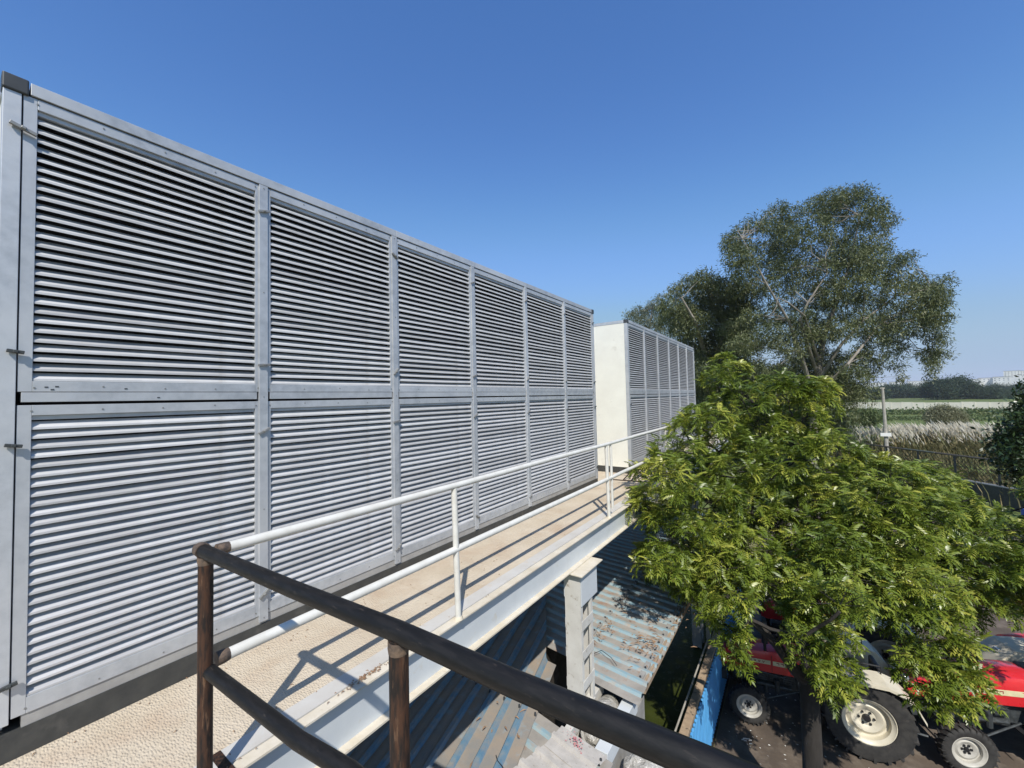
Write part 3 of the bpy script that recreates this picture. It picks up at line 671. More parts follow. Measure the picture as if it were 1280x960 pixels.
    for sd in (1,-1):
        mb = MB(); y = sd*.2715
        def quad(x0,x1,z0,z1,dz,yy,tx=0):
            mb.add([(x0,yy,z0),(x1,yy+(-.014*sd if 0 else 0),z0-dz),(x1-tx,yy,z1-dz),(x0,yy,z1)], [(0,1,2,3)])
        quad(.74,1.36,1.03,1.115,.012,y+.001*sd); quad(1.40,2.02,1.02,1.10,.02,y-.0005*sd, .05)
        dc = mb.build('decal_stripe', M['decal'], bon)
        md = dc.modifiers.new('t','SOLIDIFY'); md.thickness=.002; md.offset=0
        mb = MB()
        for k in range(6):   # the row of small letter-like marks
            x = 1.50+k*.075; z = 1.038-.002*k
            T = [(x,0,z+.04),(x+.012,0,z+.04),(x+.025,0,z+.014),(x+.038,0,z+.04),(x+.05,0,z+.04),(x+.031,0,z),(x+.019,0,z)]
            mb.add([(p[0], y+.0022*sd, p[2]) for p in T], [tuple(range(7))])
        for k in range(3):
            x = 1.10+k*.075; z = 1.048
            mb.add([(x,y+.0035*sd,z),(x+.012,y+.0035*sd,z),(x+.012,y+.0035*sd,z+.028),(x+.05,y+.0035*sd,z+.028),(x+.05,y+.0035*sd,z+.042),(x,y+.0035*sd,z+.042)], [tuple(range(6))])
        mb.build('decal_mark', M['decalred'], bon)
    mb = MB(); mb.box(2.322,2.345,-.16,.16,.86,1.02)
    for j in range(6): mb.box(2.345,2.355,-.155,.155,.87+j*.025,.88+j*.025)
    mb.build('grille', M['blackp'], t)
    for sd in (1,-1):
        mb = MB(); T = Matrix.Translation((2.30, sd*.13, 1.04)) @ Matrix.Rotation(R(90), 4, 'Z')
        mb.lathe([(0,-.06),(.055,-.06),(.062,-.045),(.06,.02),(0,.03)], 16, T); mb.build('headlight', M['lens'], t, smooth=True)
    b1('front_bumper', M['engine'], t, (2.20,2.30,-.2,.2,.48,.66), bevel=.01)
    # exhaust with muffler
    mb = MB(); mb.tube([(1.48,.20,.95),(1.48,.20,1.40),(1.48,.20,1.41),(1.48,.20,1.62),(1.48,.20,1.63),(1.48,.20,1.74),(1.45,.20,1.78)], [.028,.028,.058,.058,.03,.03,.032], 14)
    mb.build('exhaust', M['blackp'], t, smooth=True)
    mb = MB(); mb.tube([(1.15,-.15,1.28),(1.15,-.15,1.46),(1.15,-.15,1.47),(1.15,-.15,1.53)], [.03,.03,.065,.06], 12); mb.build('air_cleaner', M['blackp'], t, smooth=True)
    # dashboard, steering wheel, levers
    b1('dashboard', M['blackp'], t, (.44,.62,-.22,.22,.92,1.33), bevel=.02)
    mb = MB(); mb.tube([(.50,0,1.15),(.30,0,1.48)], .02, 8)
    T = Matrix.Translation((.29,0,1.49)) @ Matrix.Rotation(R(32), 4, 'Y') @ Matrix.Rotation(R(90), 4, 'X')
    mb.lathe([(.20+.014*math.cos(a), .014*math.sin(a)) for a in np.linspace(0, 5.3, 6)], 24, T)
    for k in range(3):
        a = k*2.094; p = T @ Vector((.2*math.cos(a),0,.2*math.sin(a))); mb.tube([(.29,0,1.49), p], .008, 6)
    mb.build('steering_wheel', M['blackp'], t, smooth=True)
    mb = MB(); mb.box(-.32,.08,-.23,.23,.98,1.06); mb.box(-.40,-.32,-.23,.23,1.0,1.36); mb.build('seat', M['blackp'], t, bevel=.03)
    # fenders
    for sd in (1,-1):
        mb = MB(); n = 9; r1 = .80; vs = []
        an = [R(8+ (162-8)*k/n) for k in range(n+1)]
        ring = []
        for a in an:
            # flattened top
            x = r1*math.cos(a); z = .69 + min(r1*math.sin(a), .70)
            ring.append((x, z))
        y0, y1 = sd*.40, sd*.88
        for (x, z) in ring: vs += [(x, y0, z), (x, y1, z), (x, y1, z-.05)]
        fs = []
        for k in range(n): fs += [(3*k, 3*k+1, 3*k+4, 3*k+3), (3*k+1, 3*k+2, 3*k+5, 3*k+4)]
        i0 = len(vs)
        vs += [(x, y0, z) for x, z in ring] ; vs += [(.60,y0,.80),(-.60,y0,.80)]
        fs.append(tuple(list(range(i0, i0+n+1)) + [i0+n+2, i0+n+1]))
        mb.add(vs, fs); o = mb.build('fender', M['cream'], t); md = o.modifiers.new('t','SOLIDIFY'); md.thickness=.008
        mb = MB(); mb.tube([(.25,sd*.46,1.38),(.25,sd*.46,1.52),(-.30,sd*.46,1.52),(-.30,sd*.46,1.38)], .014, 8); mb.build('grab_rail', M['blackp'], o, smooth=True)
        b1('fender_lamp', M['lens'], o, (.50,.54,sd*.62-.05,sd*.62+.05,1.23,1.31), bevel=.008)
        b1('footboard', M['blackp'], t, (.40,.95,sd*.33-.16,sd*.33+.16,.50,.52))
    mb = MB(); mb.tube([(-.3,-.35,.45),(-.95,-.35,.40)], .02, 6); mb.tube([(-.3,.35,.45),(-.95,.35,.40)], .02, 6); mb.tube([(-.3,0,1.0),(-.9,0,.85)], .022, 6); mb.box(-.5,-.28,-.2,.2,.5,.7)
    mb.build('hitch', M['engine'], t)
    return t
tr = make_tractor()
spots = [(.635, 9.68, 190.8, 'red tractor with cream rear wheels nearest the blue fence, under hanging leaves'),
         (3.56, 10.82, 201, 'shiny red tractor at the bottom right corner, black exhaust standing on its bonnet'),
         (1.20, 12.0, 190, 'red tractor in the second row, mostly hidden behind the leafy tree'),
         (5.2, 12.95, 195, 'red tractor deep in shade behind the one at the right corner')]
for i, (x, y, a, lab) in enumerate(spots):
    o = tr if i == 0 else copy_tree(tr)
    o.location = (x, y, G+.004); o.rotation_euler.z = R(a); o['label'] = lab; o.scale = (.93,)*3 if i != 1 else (1.04,)*3

# ================================================================== FOLIAGE HELPERS
def leaflet(L, W, curve, sag):
    """one sickle leaflet along +X made of two quads"""
    return np.array([(0,-W*.12,0),(0,W*.12,0),(L*.5,W*.5+curve*L*.10,-sag*L*.18),(L*.5,-W*.42+curve*L*.10,-sag*L*.18-W*.1),(L,W*.06+curve*L*.42,-sag*L*.62),(L,-W*.03+curve*L*.42,-sag*L*.62)])
def frond(L, nl, droop, ll, lw):
    V = []; F = []
    def put(q, x, a, z):
        ca, sa = math.cos(a), math.sin(a); k = 6*len(V)
        V.append(np.stack([x+q[:,0]*ca-q[:,1]*sa, q[:,0]*sa+q[:,1]*ca, z+q[:,2]], 1))
        F.append((k,k+3,k+2,k+1)); F.append((k+3,k+5,k+4,k+2))
    for i in range(nl):
        t = (i+.9)/(nl+.3); ph = droop*t; x = L*math.sin(ph)/max(droop,.01); z = -L*(1-math.cos(ph))/max(droop,.01)
        l = ll*(1-.5*abs(t-.5))
        for sd in (1,-1): put(leaflet(l, lw, -.9*sd*.5, .9), x, sd*(1.42-.30*t), z)
    put(leaflet(ll*.9, lw, .2, 1.4), x, 0, z)
    return np.concatenate(V), np.array(F)
def frames(D, upv, roll):
    """rotation matrices with local X along D, Z near up"""
    X = D/np.linalg.norm(D, axis=1, keepdims=True)
    Y = np.cross(upv, X); n = np.linalg.norm(Y, axis=1, keepdims=True); Y = np.where(n < 1e-4, np.array([0,1.,0]), Y/np.maximum(n, 1e-6))
    Z = np.cross(X, Y); c, s = np.cos(roll)[:,None], np.sin(roll)[:,None]
    Y2 = Y*c+Z*s; Z2 = -Y*s+Z*c
    return np.stack([X, Y2, Z2], 2)
def instance(tV, tF, P, Rm, sc):
    V = np.einsum('nij,kj->nki', Rm, tV)*sc[:,None,None] + P[:,None,:]
    F = tF[None] + (np.arange(len(P))*len(tV))[:,None,None]
    return V.reshape(-1,3), F.reshape(-1, tF.shape[1])
def in_poly(u, v, P):
    c = False; j = len(P)-1
    for i in range(len(P)):
        if (P[i][1] > v) != (P[j][1] > v) and u < (P[j][0]-P[i][0])*(v-P[i][1])/(P[j][1]-P[i][1]+1e-9)+P[i][0]: c = not c
        j = i
    return c
def scatter_poly(P, dist, seed, tries=6000, inset=0):
    rr = random.Random(seed); us = [p[0] for p in P]; vs = [p[1] for p in P]; out = []
    for _ in range(tries):
        u, v = rr.uniform(min(us), max(us)), rr.uniform(min(vs), max(vs))
        if in_poly(u, v, P) and all((u-a)**2+(v-b)**2 > dist**2 for a, b in out): out.append((u, v))
    return out

# ================================================================== NEEM TREE (in front)
def unit_rand(n): 
    d = nrg.normal(size=(n,3)); return d/np.linalg.norm(d, axis=1, keepdims=True)
neem = thing('neem_tree', 'bright green leafy tree spreading over the tractors at the end of the walkway', 'tree', (-.01, 6.75, G))
BASE = np.array([-.01, 6.75, G])
rnd.seed(5); nrg = np.random.default_rng(5)
poly = [(815,610),(825,575),(855,532),(884,512),(898,495),(896,472),(912,462),(925,482),(948,502),(975,484),(1003,482),(1020,492),(1024,512),(1028,552),(1082,566),(1108,592),(1150,602),(1182,614),(1206,634),(1238,655),(1262,674),(1345,690),(1345,775),(1262,752),(1225,755),(1190,775),(1130,765),(1085,745),(1050,765),(1000,755),(965,722),(930,738),(880,745),(845,722),(815,705),(835,660),(812,640)]
clumps = []
def dep(u, v): return 5.35 + max(0, (760-v))/300*2.3 + .35*math.sin(u/47.)+.3*math.cos(v/31.+u/60.)
for (u, v) in scatter_poly(poly, 30, 3): clumps.append((at(u, v, dep(u, v)+rnd.uniform(-.5,.4)), rnd.uniform(.26,.42)))
for (u, v) in scatter_poly(poly, 34, 4): clumps.append((at(u, v, dep(u, v)+.7), rnd.uniform(.3,.4)))
for (u, v) in scatter_poly(poly, 46, 5): clumps.append((at(u, v, dep(u, v)+1.8), rnd.uniform(.32,.42)))
hang = [(1000,765,5.3,18),(1018,788,5.2,19),(1038,812,5.1,19),(1020,820,5.1,18),(1052,840,5.0,17),(1032,846,5.0,15),(1060,862,4.95,9),(1040,866,4.95,8),(985,762,5.4,16),
        (1140,795,5.2,20),(1165,800,5.1,24),(1190,800,5.1,24),(1150,822,5.0,22),(1178,830,5.0,26),(1202,835,5.0,22),(1168,852,4.9,22),(1145,845,5.0,16),(1160,875,4.9,14),(1212,858,4.9,14),(1192,848,4.95,24),(1190,862,4.9,18),(1200,876,4.85,9),(1180,882,4.85,8),(1205,815,5.1,18),
        (918,785,5.4,14),(914,808,5.3,12),(924,826,5.25,7),(905,452,7.6,11),(990,485,7.4,22),(1012,497,7.4,20),
        (826,700,6.0,18),(850,722,5.9,20),(880,745,5.8,20),(812,690,6.2,9),(812,640,6.6,12),(798,588,7.1,8),(885,770,5.7,10),
        (1160,588,8.2,16),(1185,600,8.4,14),(1270,700,5.6,22),(1285,725,5.4,20),(1240,640,6.9,14),(1320,620,6.5,30),(1330,660,6,30),(1340,700,5.6,28),(1320,730,5.3,22),(925,680,5.9,20),(938,712,5.7,20),(915,735,5.6,18),(900,700,5.9,20),(1003,800,5.0,17),(1008,832,4.95,13),(1022,800,5.1,18),(1045,795,5.1,18),(1120,775,5.3,18)] + [(u_, v_, 5.6, 34) for u_ in (1380,1450,1520) for v_ in (600,680,750)]  # clumps from the closing loop are out of view, added to shade the tractors
for (u, v, d, rp) in hang: clumps.append((at(u, v, d), rp*d/FPX))
tmpl = [frond(.19, 5, 1.2, .066, .026), frond(.17, 5, 1.6, .062, .026), frond(.21, 6, 1.4, .068, .027), frond(.13, 3, 1.0, .060, .024)]
per = [[] for _ in tmpl]
ros = []
for (c, r) in clumps:
    nr = max(6, int(15*(r/.32)**2)); tone = rnd.gauss(0, .11)
    dd = unit_rand(nr*3); dd = dd[(dd[:,2] > -.45) & (dd[:,1] < .75)][:nr]
    dd[:,2] = dd[:,2]*.9+.1
    for d in dd:
        p = c + d*np.array([1,1,.85])*r*rnd.uniform(.80,1.02); rt = rnd.gauss(0,.09)
        ros.append((p, d, r, tone))
        ax = d*1.0 + np.array([0,0,.42]); ax /= np.linalg.norm(ax)
        nf = rnd.randint(7, 10)
        if rnd.random() < .04: rt += .3
        base = rnd.uniform(0, 6.28)
        a1 = np.cross(ax, [1,.2,0]); a1 /= np.linalg.norm(a1); a2 = np.cross(ax, a1)
        for k in range(nf):
            az = base + 2.399*k; ti = .72+.62*k/nf+rnd.uniform(-.15,.15)
            D = ax*math.cos(ti) + (a1*math.cos(az)+a2*math.sin(az))*math.sin(ti)
            s_ = rnd.uniform(.66,1.0)
            tn = min(1, max(0, .44+tone+rt+rnd.gauss(0,.10)+(.14 if k < 3 else 0)))
            if rnd.random() < .012: tn = 1
            per[rnd.randrange(len(tmpl))].append((p - ax*.02*k/nf, D, s_, tn))
VV = []; FF = []; TT = []; off = 0
for (tv, tf), lst in zip(tmpl, per):
    P = np.array([a[0] for a in lst]); D = np.array([a[1] for a in lst]); sc = np.array([a[2] for a in lst])
    Rm = frames(D, np.array([0,0,1.]), nrg.normal(0,.18,len(P)))
    V, F = instance(tv, tf, P, Rm, sc); VV.append(V-BASE); FF.append(F+off); off += len(V)
    tt = np.repeat([a[3] for a in lst], len(tf))+nrg.normal(0,.05,len(F)); TT.append(np.clip(tt,0,1))
np_mesh('crown', np.concatenate(VV), np.concatenate(FF), M['neem'], np.concatenate(TT), neem)
print('neem quads', sum(len(f) for f in FF))
# trunk, limbs, twigs
def limb(mb, p, q, r0, r1, n=5, jit=.06, up=0, sides=9):
    p, q = np.array(p, float), np.array(q, float); L = np.linalg.norm(q-p); pts = []
    for i in range(n+1):
        t = i/n; x = p+(q-p)*t
        if 0 < i < n: x = x + nrg.normal(0, jit*L*.3, 3)
        x = x + np.array([0,0,up*math.sin(math.pi*t)*L]); pts.append(tuple(x))
    mb.tube(pts, [r0+(r1-r0)*i/n for i in range(n+1)], sides); return pts
mb = MB(); fork = np.array([-.01, 6.75, -2.15])
mb.tube([tuple(np.array(p)-BASE) for p in [(0,6.8,G-.1),(-.02,6.76,G+.4),(-.01,6.74,-3.2),(-.01,6.75,-2.08)]], [.15,.125,.115,.11], 14)
mb.build('trunk', M['bark'], neem, smooth=True)
hubs = [np.array([-.62,6.2,-1.35]), at(1020,690,7.2), at(1000,590,7.9), at(900,600,7.6), at(1100,650,7.4), at(1180,680,7.2), at(1080,600,8.2), at(960,520,8.2), at(1250,700,6.9)]
mb = MB(); start = fork-BASE-np.array([0,0,.1])
limb(mb, start, hubs[0]-BASE, .085, .04, 5, .06, 0, 10)
limb(mb, start, hubs[1]-BASE, .10, .06, 5, .06, 0, 10)
limb(mb, hubs[0]-BASE, hubs[3]-BASE, .03, .014, 5, .08, 0, 8)
for i, j in ((1,2),(1,4),(4,5),(2,6),(2,7),(5,8)): limb(mb, hubs[i]-BASE, hubs[j]-BASE, .055, .03, 5, .08, .02, 8)
mb.build('limb', M['bark'], neem, smooth=True)
mb = MB(); nodes = [(h, .03) for h in hubs]
for (c, r) in sorted(clumps, key=lambda k: min(np.linalg.norm(k[0]-h) for h in hubs)):
    c = c - np.array([0,0,r*.3]); k = min(range(len(nodes)), key=lambda i: np.linalg.norm(nodes[i][0]-c)+.5*max(0, nodes[i][0][2]-c[2]))
    h, rh = nodes[k]; rc = max(.006, rh*.78); limb(mb, h-BASE, c-BASE, rh*.9, rc, 4, .14, .03, 5); nodes.append((c, rc))
for (p, d, r, tone) in ros[::2]:
    mb.tube([tuple(p-d*r*.7-BASE), tuple(p-BASE)], [.005,.003], 4)
mb.build('twigs', M['bark'], neem)

# ================================================================== EUCALYPTUS AND OTHER TREES
def tube_from_uv(mb, pts, base, sides=8):
    P = [at(u, v, d)-base for u, v, d, r in pts]; mb.tube([tuple(p) for p in P], [r for *_, r in pts], sides)
def leafy(name, label, base, blobs, lsize, m, trunks, dens=1.0, droop=1.2, cat='tree', group=None, bark='ebark', strands=True, tilt=.5, lw=.22):
    """blobs: (centre, radius) ; drooping strands of small leaves"""
    t = thing(name, label, cat, tuple(base), group=group); base = np.array(base)
    L = lsize; tv = np.array([(0,0,0),(L*.45,L*lw*.5,0),(L,L*.05,0),(L*.45,-L*lw*.5,0)]); tf = np.array([[0,1,2,3]])
    P = []; D = []; T = []; 
    for c, r in blobs:
        ns = int(dens*125*(r/1.0)**2)+4; tone = rnd.gauss(0,.10)
        u_ = unit_rand(ns); rad = r*nrg.uniform(.35,1.0,ns)**.6
        st_ = c + u_*rad[:,None]*np.array([1,1,.75])
        for s_ in st_:
            k = nrg.integers(6, 12)
            if strands:
                hd = nrg.normal(0,.5,3); hd[2] = -abs(nrg.normal(.5,.6)*droop); ln = nrg.uniform(.35,1.0)*min(1.0, r)*.9
                hd /= np.linalg.norm(hd)+1e-6
                tt = nrg.uniform(0,1,k); pp = s_ + hd*(tt*ln)[:,None] + nrg.normal(0,L*.45,(k,3))
                dr = nrg.normal(0,.55,(k,3)) + hd*.8
            else:
                pp = s_ + nrg.normal(0,L*1.1,(k,3)); dr = nrg.normal(0,1,(k,3)); dr[:,2] -= .2
            P.append(pp); D.append(dr); T.append(np.clip(.45+tone+nrg.normal(0,.16,k),0,1))
    P = np.concatenate(P); D = np.concatenate(D); T = np.concatenate(T)
    V, F = instance(tv, tf, P-base, frames(D, np.array([.1,.2,1.]), nrg.uniform(-1.2,1.2,len(P))), nrg.uniform(.7,1.25,len(P)))
    np_mesh('crown', V, F, m, T, t)
    mb = MB()
    for tr_ in trunks: mb.tube([tuple(np.array(p)-base) for p, r in tr_], [r for p, r in tr_], 9)
    mb.build('trunk', M[bark], t, smooth=True)
    # boughs to the blobs
    mb = MB(); allp = [np.array(p) for tr_ in trunks for p, r in tr_[1:]]
    for c, r in blobs:
        near = min(allp, key=lambda q: np.linalg.norm(q-c)+(2 if q[2] > c[2]+.5 else 0))
        limb(mb, near-base, c-base, .022+.012*min(r,2), .008, 4, .14, .03, 5)
    mb.build('boughs', M[bark], t)
    print(name, len(P)); return t
def T_(pts): return [(at(u, v, d), r) for u, v, d, r in pts]
# main eucalyptus
rnd.seed(9); nrg = np.random.default_rng(9)
epoly = [(905,292),(930,285),(945,268),(975,255),(1000,262),(1020,245),(1075,240),(1100,248),(1118,268),(1105,292),(1090,305),(1110,312),(1130,305),(1138,318),(1125,340),(1150,348),(1175,342),(1182,360),(1175,385),(1160,395),(1140,385),(1125,392),(1128,415),(1110,420),(1085,425),(1075,450),(1060,470),(1040,470),(1000,470),(960,468),(930,455),(905,420),(908,380),(925,350),(920,320)]
DE = 30.0
blobs = []
for (u, v) in scatter_poly(epoly, 13, 21):
    if rnd.random() < .17: continue
    blobs.append((at(u, v, DE+rnd.uniform(-3.4,3.2)), rnd.uniform(.5,1.15)))
for (u, v, r) in ((1165,400,.8),(1172,425,.75),(1160,440,.7),(1166,455,.55),(1163,468,.35),(1120,440,.6),(1122,455,.5),(1126,470,.35),(1112,425,.6),(1140,415,.5),
                  (1060,485,1.1),(1050,505,1.0),(1070,470,1.1),(1085,455,1.0),(1078,490,.9),(1062,520,.9),(1040,490,1.2),(1045,525,.8),(1095,440,.8),(1180,350,.6),(1172,375,.8),(1160,385,.9),(1150,400,.8),(1175,395,.7),(1168,412,.8),(1178,440,.5),(1166,445,.7),(1152,360,.9),(1130,430,.5),(1100,262,.7),(910,297,.5),(918,310,.5)):
    blobs.append((at(u, v, DE+rnd.uniform(-1.5,1.5)), r))
b = at(1015, 590, DE); b[2] = G
trunks = [[(b,.40)]+T_([(1018,520,DE,.36),(1022,470,DE,.30),(1030,420,DE,.22),(1045,380,DE,.15),(1062,330,DE-1,.10),(1075,270,DE-1,.05)]),
          T_([(1018,500,DE,.26),(1000,440,DE-1.5,.20),(985,400,DE-2.4,.14),(958,355,DE-3.2,.10),(940,320,DE-3.3,.07),(928,298,DE-3.3,.04)]),
          T_([(1022,470,DE,.20),(1000,400,DE-2.6,.14),(1010,378,DE-3,.10),(1035,340,DE-3.2,.06)]),
          T_([(1020,480,DE,.22),(1052,430,DE-2,.15),(1080,400,DE-2.5,.11),(1120,370,DE-1,.08),(1165,360,DE,.05)]),
          T_([(1020,495,DE,.2),(1060,455,DE-2,.15),(1100,405,DE-1.5,.1),(1150,400,DE,.06),(1163,440,DE,.03)]),
          T_([(1022,450,DE,.2),(1006,395,DE-3.2,.10),(985,378,DE-3.4,.07),(972,372,DE-3.4,.04)])]
trunks = [[(p, r*(.75 if i == 0 else .62)) for p, r in tr_] for i, tr_ in enumerate(trunks)]
leafy('eucalyptus_tree', 'largest tall spreading eucalyptus with pale limbs, rising highest against the sky', b, blobs, .24, M['euc'], trunks, dens=1.05)
# left dense eucalyptus
rnd.seed(10); nrg = np.random.default_rng(10)
p2_ = [(832,372),(850,352),(880,345),(905,350),(925,360),(935,400),(930,440),(915,470),(880,490),(868,430),(845,412),(832,398)]
D2 = 33.0; blobs = []
for (u, v) in scatter_poly(p2_, 13, 31): blobs.append((at(u, v, D2+rnd.uniform(-2.5,2.5)), rnd.uniform(.8,1.3)))
for (u, v) in ((870,450),(878,475),(890,500),(875,500),(905,500),(930,480),(950,490),(975,485),(900,465)): blobs.append((at(u, v, D2), 1.5))
b = at(890, 580, D2); b[2] = G
leafy('eucalyptus_tree', 'dense medium eucalyptus behind the far louvred unit, left of the largest tree', b, blobs, .27, M['euc'],
      [[(b,.3)]+T_([(888,500,D2,.24),(880,440,D2,.16),(868,400,D2-2.6,.10),(852,372,D2-2.8,.05)]), T_([(888,470,D2,.18),(905,410,D2,.1),(900,370,D2,.05)])], dens=1.1)
# pale far one
D3 = 46.0; blobs = []
for (u, v, r) in ((790,392,1.0),(800,388,1.1),(812,386,1.0),(820,378,.8),(826,370,.6),(805,400,1.2),(818,400,1.1),(828,392,.9),(795,402,.9),(832,410,1.2),(815,412,1.2)): blobs.append((at(u, v, D3+rnd.uniform(-1,1)), r))
b = at(812, 560, D3); b[2] = G
leafy('eucalyptus_tree', 'small thin greyish eucalyptus peeping over the top of the far unit', b, blobs, .3, M['euc2'], [[(b,.25)]+T_([(812,450,D3,.15),(812,410,D3,.1),(815,385,D3,.05)])], dens=.55)
# understorey below the eucalyptus
D4 = 36.0; blobs = []
for (u, v) in scatter_poly([(875,465),(1040,470),(1052,500),(1050,560),(880,560)], 17, 41): blobs.append((at(u, v, D4+rnd.uniform(-2,2)), rnd.uniform(1.0,1.6)))
b = at(960, 575, D4); b[2] = G
leafy('bushy_tree', 'dark bushy tree filling the shade below the eucalyptus trunks', b, blobs, .3, M['scrubleaf'], [[(b,.25)]+T_([(960,540,D4,.2),(955,500,D4,.1)])], dens=.9, strands=False, bark='bark')
rnd.seed(12); nrg = np.random.default_rng(12)
# right edge dark broad-leaved tree
D5 = 11.0; blobs = []
rp = [(1300,480),(1285,495),(1284,515),(1276,522),(1278,535),(1252,548),(1250,560),(1258,568),(1270,582),(1276,594),(1290,600),(1360,600),(1360,470)]
for (u, v) in scatter_poly(rp, 13, 51): blobs.append((at(u, v, D5+rnd.uniform(-.7,.7)), rnd.uniform(.24,.36)))
for (u, v) in ((1250,555),(1260,550),(1260,572),(1270,588),(1276,598),(1274,542),(1284,560),(1285,585)): blobs.append((at(u, v, D5), .17))
b = at(1345, 620, D5); b[2] = G
leafy('broadleaf_tree', 'dark glossy broad leaved tree reaching in from the right edge', b, blobs, .125, M['darkleaf'], [[(b,.14)]+T_([(1345,600,D5,.10),(1330,550,D5,.06),(1320,510,D5,.04)])], dens=3.2, strands=False, bark='bark', lw=.5)

# ================================================================== COMPOUND WALL WITH MESH
A = np.array([4.743, 36.118]); Bq = np.array([8.761, 30.737]); dv = (Bq-A)/np.linalg.norm(Bq-A)
P0 = A - dv*14; Lw = 40.0
ang = math.atan2(dv[1], dv[0])
cw = thing('compound_wall', 'grey cement boundary wall topped with dark wire mesh fencing', 'wall', (P0[0], P0[1], G), ang)
b1('wall', M['wallgrey'], cw, (0, Lw, -.1, .1, 0, 1.05)); b1('coping', M['base_grey'], cw, (0, Lw, -.13, .13, 1.052, 1.10)); cw.children[-1].data.materials[0] = M['black_beam']
b1('plinth', M['black_beam'], cw, (0, Lw, -.16,-.102, 0, .12))
for k in range(21):
    x = k*2.0; mb = MB(); mb.tube([(x,0,1.1),(x,0,2.42)], .05, 6); mb.build('post', M['mesh'], cw)
mb = MB(); mb.tube([(0,0,2.38),(Lw,0,2.38)], .055, 6); mb.tube([(0,0,1.2),(Lw,0,1.2)], .015, 5); mb.tube([(0,0,1.8),(Lw,0,1.8)], .012, 5); mb.build('rail', M['mesh'], cw)
mb = MB()
for x in np.arange(0, Lw, .22):
    mb.add([(x,-.004,1.12),(x+.022,-.004,1.12),(x+1.25+.022,-.004,2.36),(x+1.25,-.004,2.36)], [(0,1,2,3)])
    mb.add([(x+1.25,.004,1.12),(x+1.272,.004,1.12),(x+.022,.004,2.36),(x,.004,2.36)], [(0,1,2,3)])
tag(mb.build('wire_mesh', M['mesh'], cw), kind='stuff')
b1('pale_rail', M['postwhite'], cw, (15.2, 17.0, -.05,-.035, 2.38, 2.44), (20.4,22.4,-.05,-.035,2.38,2.44))
# tall pole
p0 = at(1110, 575, 27.0); p0[2] = G; p1 = at(1103, 485, 27.0)
pl = thing('leaning_pole', 'tall weathered concrete pole leaning slightly beside the mesh fence', 'pole', tuple(p0))
mb = MB(); q = p1-p0; mb.tube([(0,0,-.1), tuple(q*.5), tuple(q)], [.13,.105,.075], 8); mb.build('shaft', M['postwhite'], pl)
m_ = at(1107, 543, 27.0)-p0; b1('white_box', M['farwhite'], pl, (m_[0]-.28, m_[0]+.26, m_[1]-.22, m_[1]-.12, m_[2]-.11, m_[2]+.11))
b1('cross_arm', M['postwhite'], pl, (q[0]-.12, q[0]+.12, q[1]-.03, q[1]+.03, q[2]-.05, q[2]+.03))
for (u, v0, v1, d, lab) in ((1050,510,535,38,'short white boundary post in the shade right of the eucalyptus foot'), (1082,505,520,75,'small white leaning post in the grass near the far wall')):
    p0 = at(u, v1, d); p1 = at(u+(1 if d > 50 else 0), v0, d); p0[2] = G; mb = MB(); mb.tube([tuple(p0), tuple(p1)], .09, 6); tag(mb.build('boundary_post', M['farwhite']), lab, 'post', 'white boundary posts in the field')
# blue drum
d_ = at_z(1291, 664, G); mb = MB(); mb.tube([(0,0,0),(0,0,.3),(0,0,.31),(0,0,.62),(0,0,.63),(0,0,.92)], [.29,.29,.305,.305,.29,.29], 18); o = mb.build('blue_drum', M['bluedrum'], smooth=True, loc=(d_[0], d_[1], G)); tag(o, 'blue plastic drum standing by the yard wall at the right edge', 'drum')

# ================================================================== FIELD
# white boundary wall far off, in bays
wa = at_z(1058, 511.5, G); wb = at_z(1274, 513.5, G)
dd = (wb-wa)[:2]; Lf = np.linalg.norm(dd); aa = math.atan2(dd[1], dd[0])
fw = thing('field_wall', 'long low whitewashed wall crossing the green field', 'wall', (wa[0], wa[1], G), aa)
nb = 16
for k in range(nb):
    x0 = -Lf*.1 + k*Lf*1.1/nb; x1 = x0 + Lf*1.1/nb
    h = 2.25+rnd.uniform(-.12,.12)
    b1('wall_bay', M['whitewall'], fw, (x0+.12, x1-.12, -.12, .12, 0, h)); b1('pier', M['whitewall'], fw, (x0-.12, x0+.118, -.16, .16, 0, h+.02))
